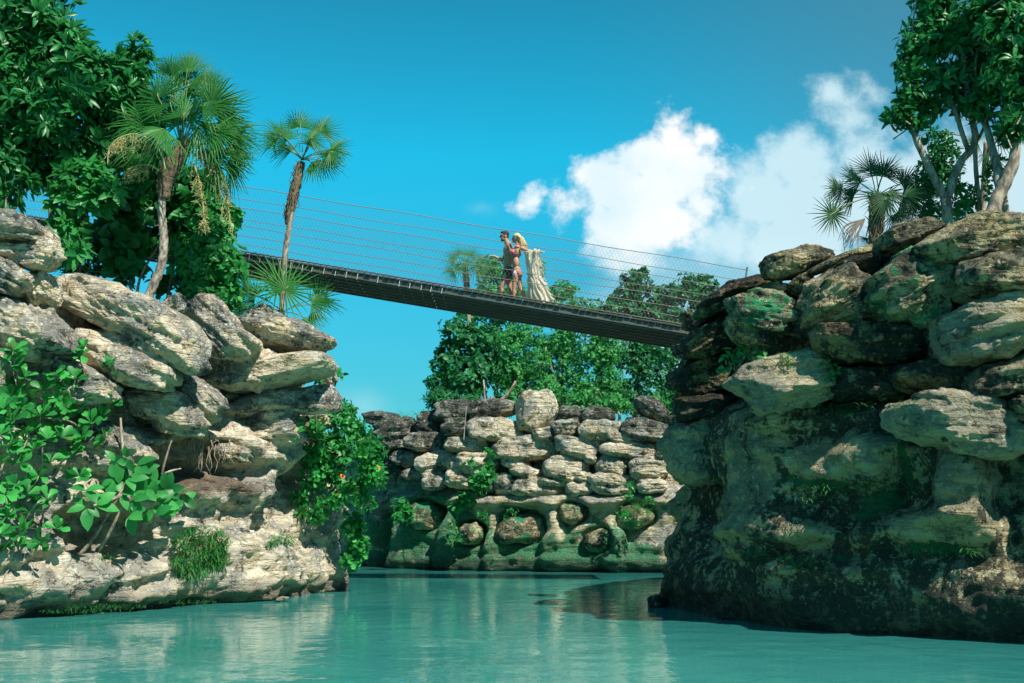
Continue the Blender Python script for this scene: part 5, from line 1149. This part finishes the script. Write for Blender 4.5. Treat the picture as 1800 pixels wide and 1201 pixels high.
grassclump('succulent grass tuft on the left rim of the mushroom cap rock', [(1590, 712, 22, 7), (1575, 718, 12, 6), (1620, 704, 14, 4)], RIGHT_F, 1.05, 420, 11, ML_grass, name='grass_tuft', cat='grass tuft')
grassclump('grass growing along the damp ledges of the right cliff', [(1490, 858, 90, 7), (1545, 850, 40, 8), (1370, 985, 70, 12), (1250, 1002, 34, 9), (1420, 990, 30, 6), (1650, 968, 70, 9), (1400, 705, 30, 4), (1480, 712, 60, 4), (1440, 875, 40, 6)], RIGHT_F, .30, 170, 15, ML_grass, name='ledge_grass', kind='stuff')
grassclump('dry rim grass on top of the right cliff boulders', [(1500, 440, 40, 3), (1700, 388, 60, 3)], RIGHT_F, -.3, 400, 8, ML_grass, name='rim_grass', kind='stuff')
grassclump('fringe of low weeds along the top of the far cliff', [(760, 728, 60, 6), (1000, 722, 60, 8), (1150, 730, 50, 8), (700, 735, 30, 3)], BACK_F, -.2, 300, 12, ML_grass, name='rim_weeds', kind='stuff')
itree('low leafy bush spilling over the right end of the far cliff top', [(1150, 712, 30, 18), (1195, 705, 26, 30), (1178, 735, 24, 14), (1075, 705, 26, 16), (1205, 670, 20, 30)], 35.6, 60, 7, 11, T_small, MF, wd=1.4, name='shrub', cat='shrub')
itree('bright bush behind the big egg shaped boulder', [(990, 700, 30, 20), (1030, 705, 30, 18), (900, 705, 24, 14)], 37.2, 60, 7, 11, T_small, MF, wd=1.4, name='shrub', cat='shrub')
tree('shrub', 'dark undergrowth filling the space beneath the leftmost trees', 'shrub', None, 22.9, (160, 500),
     [(120, 400, 34, 26), (180, 455, 34, 24), (225, 480, 30, 22), (130, 460, 26, 22), (75, 405, 22, 14), (290, 500, 26, 22), (165, 490, 26, 12)], [([(160, 520), (165, 470), (150, 410)], 2.5, 1.2)], 22, 7, 20, 1.1, T_ell, ML_dark, dep=.6, inner=.5)
SKYTINT=(.17,1.22,1.36); CLOUD=9.0; EXPO=0.58
# ------------------------------------------------------------------ light and sky
SUN = np.array([.52, -.64, .98]); SUN /= np.linalg.norm(SUN)
ld = bpy.data.lights.new('sun', 'SUN'); ld.energy = 5.0; ld.angle = R_(.5); ld.color = (1.0, .93, .82)
lo = bpy.data.objects.new('sun', ld); col.objects.link(lo); lo.location = (10, -10, 20)
lo.rotation_euler = Vector((-SUN).tolist()).to_track_quat('-Z', 'Y').to_euler()
w = bpy.data.worlds.new('World'); scn.world = w; w.use_nodes = True; nt = w.node_tree; nt.nodes.clear()
wo = N(nt, 'OutputWorld'); bg = N(nt, 'Background'); nt.links.new(bg.outputs[0], wo.inputs[0])
sky = N(nt, 'TexSky', sky_type='NISHITA'); sky.sun_disc = False
sky.sun_elevation = math.asin(SUN[2]); sky.sun_rotation = math.atan2(SUN[0], SUN[1]); sky.air_density = 1.0; sky.dust_density = .6; sky.ozone_density = 1.5
tc = N(nt, 'TexCoord').outputs['Generated']
sp = N(nt, 'SeparateXYZ'); nt.links.new(tc, sp.inputs[0])
ysafe = mth(nt, 'MAXIMUM', sp.outputs[1], .05)
u = mth(nt, 'DIVIDE', sp.outputs[0], ysafe); v = mth(nt, 'DIVIDE', sp.outputs[2], ysafe)
cmb = N(nt, 'CombineXYZ'); nt.links.new(u, cmb.inputs[0]); nt.links.new(v, cmb.inputs[1])
skyc = mix(nt, 1.0, sky.outputs[0], SKYTINT, 'MULTIPLY')
er = N(nt, 'ValToRGB'); nt.links.new(sp.outputs[2], er.inputs[0]); el_ = er.color_ramp.elements
el_[0].position = .10; el_[0].color = (.55, .36, .34, 1); el_[1].position = .46; el_[1].color = (.34, .47, .41, 1)
e_ = el_.new(.20); e_.color = (.40, .48, .44, 1); e_ = el_.new(.31); e_.color = (.24, .66, .58, 1)
skyc = mix(nt, 1.0, skyc, er.outputs[0], 'MULTIPLY'); skyc = mix(nt, 1.0, skyc, (2., 2., 2.), 'MULTIPLY')
skyc = mix(nt, mrange(nt, u, .02, .5, 0, .55), skyc, (.95, 1.85, 2.35))
# clouds: soft bodies set by direction, broken up with fractal noise
uv = cmb.outputs[0]
wn = N(nt, 'TexNoise'); wn.inputs['Scale'].default_value = 14; wn.inputs['Detail'].default_value = 9; wn.inputs['Roughness'].default_value = .62; nt.links.new(uv, wn.inputs['Vector'])
nf = wn.outputs[0]
def cloud(blobs, edge0, edge1, namp, nsrc):
    tot = None
    for cx, cy, rr, q in blobs:
        d3 = ray(cx, cy); c = (d3[0] / d3[1], d3[2] / d3[1], 0)
        n = N(nt, 'VectorMath', operation='SUBTRACT'); nt.links.new(uv, n.inputs[0]); n.inputs[1].default_value = c
        n2 = N(nt, 'VectorMath', operation='MULTIPLY'); nt.links.new(n.outputs[0], n2.inputs[0]); s = F / rr / 1.0; n2.inputs[1].default_value = (s, s * q, 0)
        l = N(nt, 'VectorMath', operation='LENGTH'); nt.links.new(n2.outputs[0], l.inputs[0])
        e = mth(nt, "MULTIPLY", mth(nt, "SUBTRACT", 1.0, l.outputs["Value"]), rr / 80.0)
        tot = e if tot is None else mth(nt, 'SMOOTH_MAX', tot, e, .25)
    t = mth(nt, 'ADD', tot, mth(nt, 'MULTIPLY', mth(nt, 'SUBTRACT', nsrc, .5), namp))
    return mrange(nt, t, edge0, edge1), t
crisp, ct1 = cloud([(1172, 236, 46, 1), (1145, 275, 72, 1), (1085, 325, 76, 1), (1190, 310, 90, 1), (1130, 370, 100, 1.1), (1235, 360, 72, 1), (942, 345, 42, 1), (1000, 365, 62, 1.2), (1228, 250, 30, 1), (1050, 300, 50, 1), (1060, 390, 70, 1.3), (1200, 400, 90, 1.4)], -.05, .55, 3.2, nf)
soft, ct2 = cloud([(1330, 360, 95, 1.1), (1420, 290, 80, 1), (1500, 210, 62, 1), (1530, 280, 90, 1), (1460, 370, 120, 1.2), (1250, 415, 110, 1.5), (1620, 330, 120, 1.2), (1760, 320, 130, 1.2), (1462, 168, 30, 1), (1110, 430, 100, 1.8), (1400, 430, 140, 2.0)], -.15, .75, 3.2, nf)
faint, ct3 = cloud([(850, 366, 26, 2.0), (1300, 560, 300, 1.8), (1180, 560, 200, 2), (640, 715, 60, 1.6)], -.2, 1.3, 1.2, nf)
cbr = mrange(nt, noise(nt, uv, 9, 5, .55), .35, .7)
white = mix(nt, cbr, tuple(CLOUD * x for x in (.70, .88, .95)), tuple(CLOUD * x for x in (1, 1, 1)))
skyc = mix(nt, mth(nt, 'MULTIPLY', faint, .35), skyc, tuple(CLOUD * x for x in (.7, .9, .97)))
skyc = mix(nt, mth(nt, 'MULTIPLY', soft, .80), skyc, tuple(CLOUD * x for x in (.70, .90, .96)))
skyc = mix(nt, crisp, skyc, white)
nt.links.new(skyc, bg.inputs[0]); bg.inputs[1].default_value = .078
vs = scn.view_settings; vs.view_transform = 'Standard'; vs.look = 'None'; vs.exposure = EXPO; vs.gamma = 1; vs.use_curve_mapping = False
scn.cycles.use_denoising = True; scn.cycles.max_bounces = 6; scn.cycles.transparent_max_bounces = 8
scn.cycles.max_bounces = 5; scn.cycles.diffuse_bounces = 3; scn.cycles.glossy_bounces = 3; scn.cycles.use_adaptive_sampling = True; scn.cycles.adaptive_threshold = .02
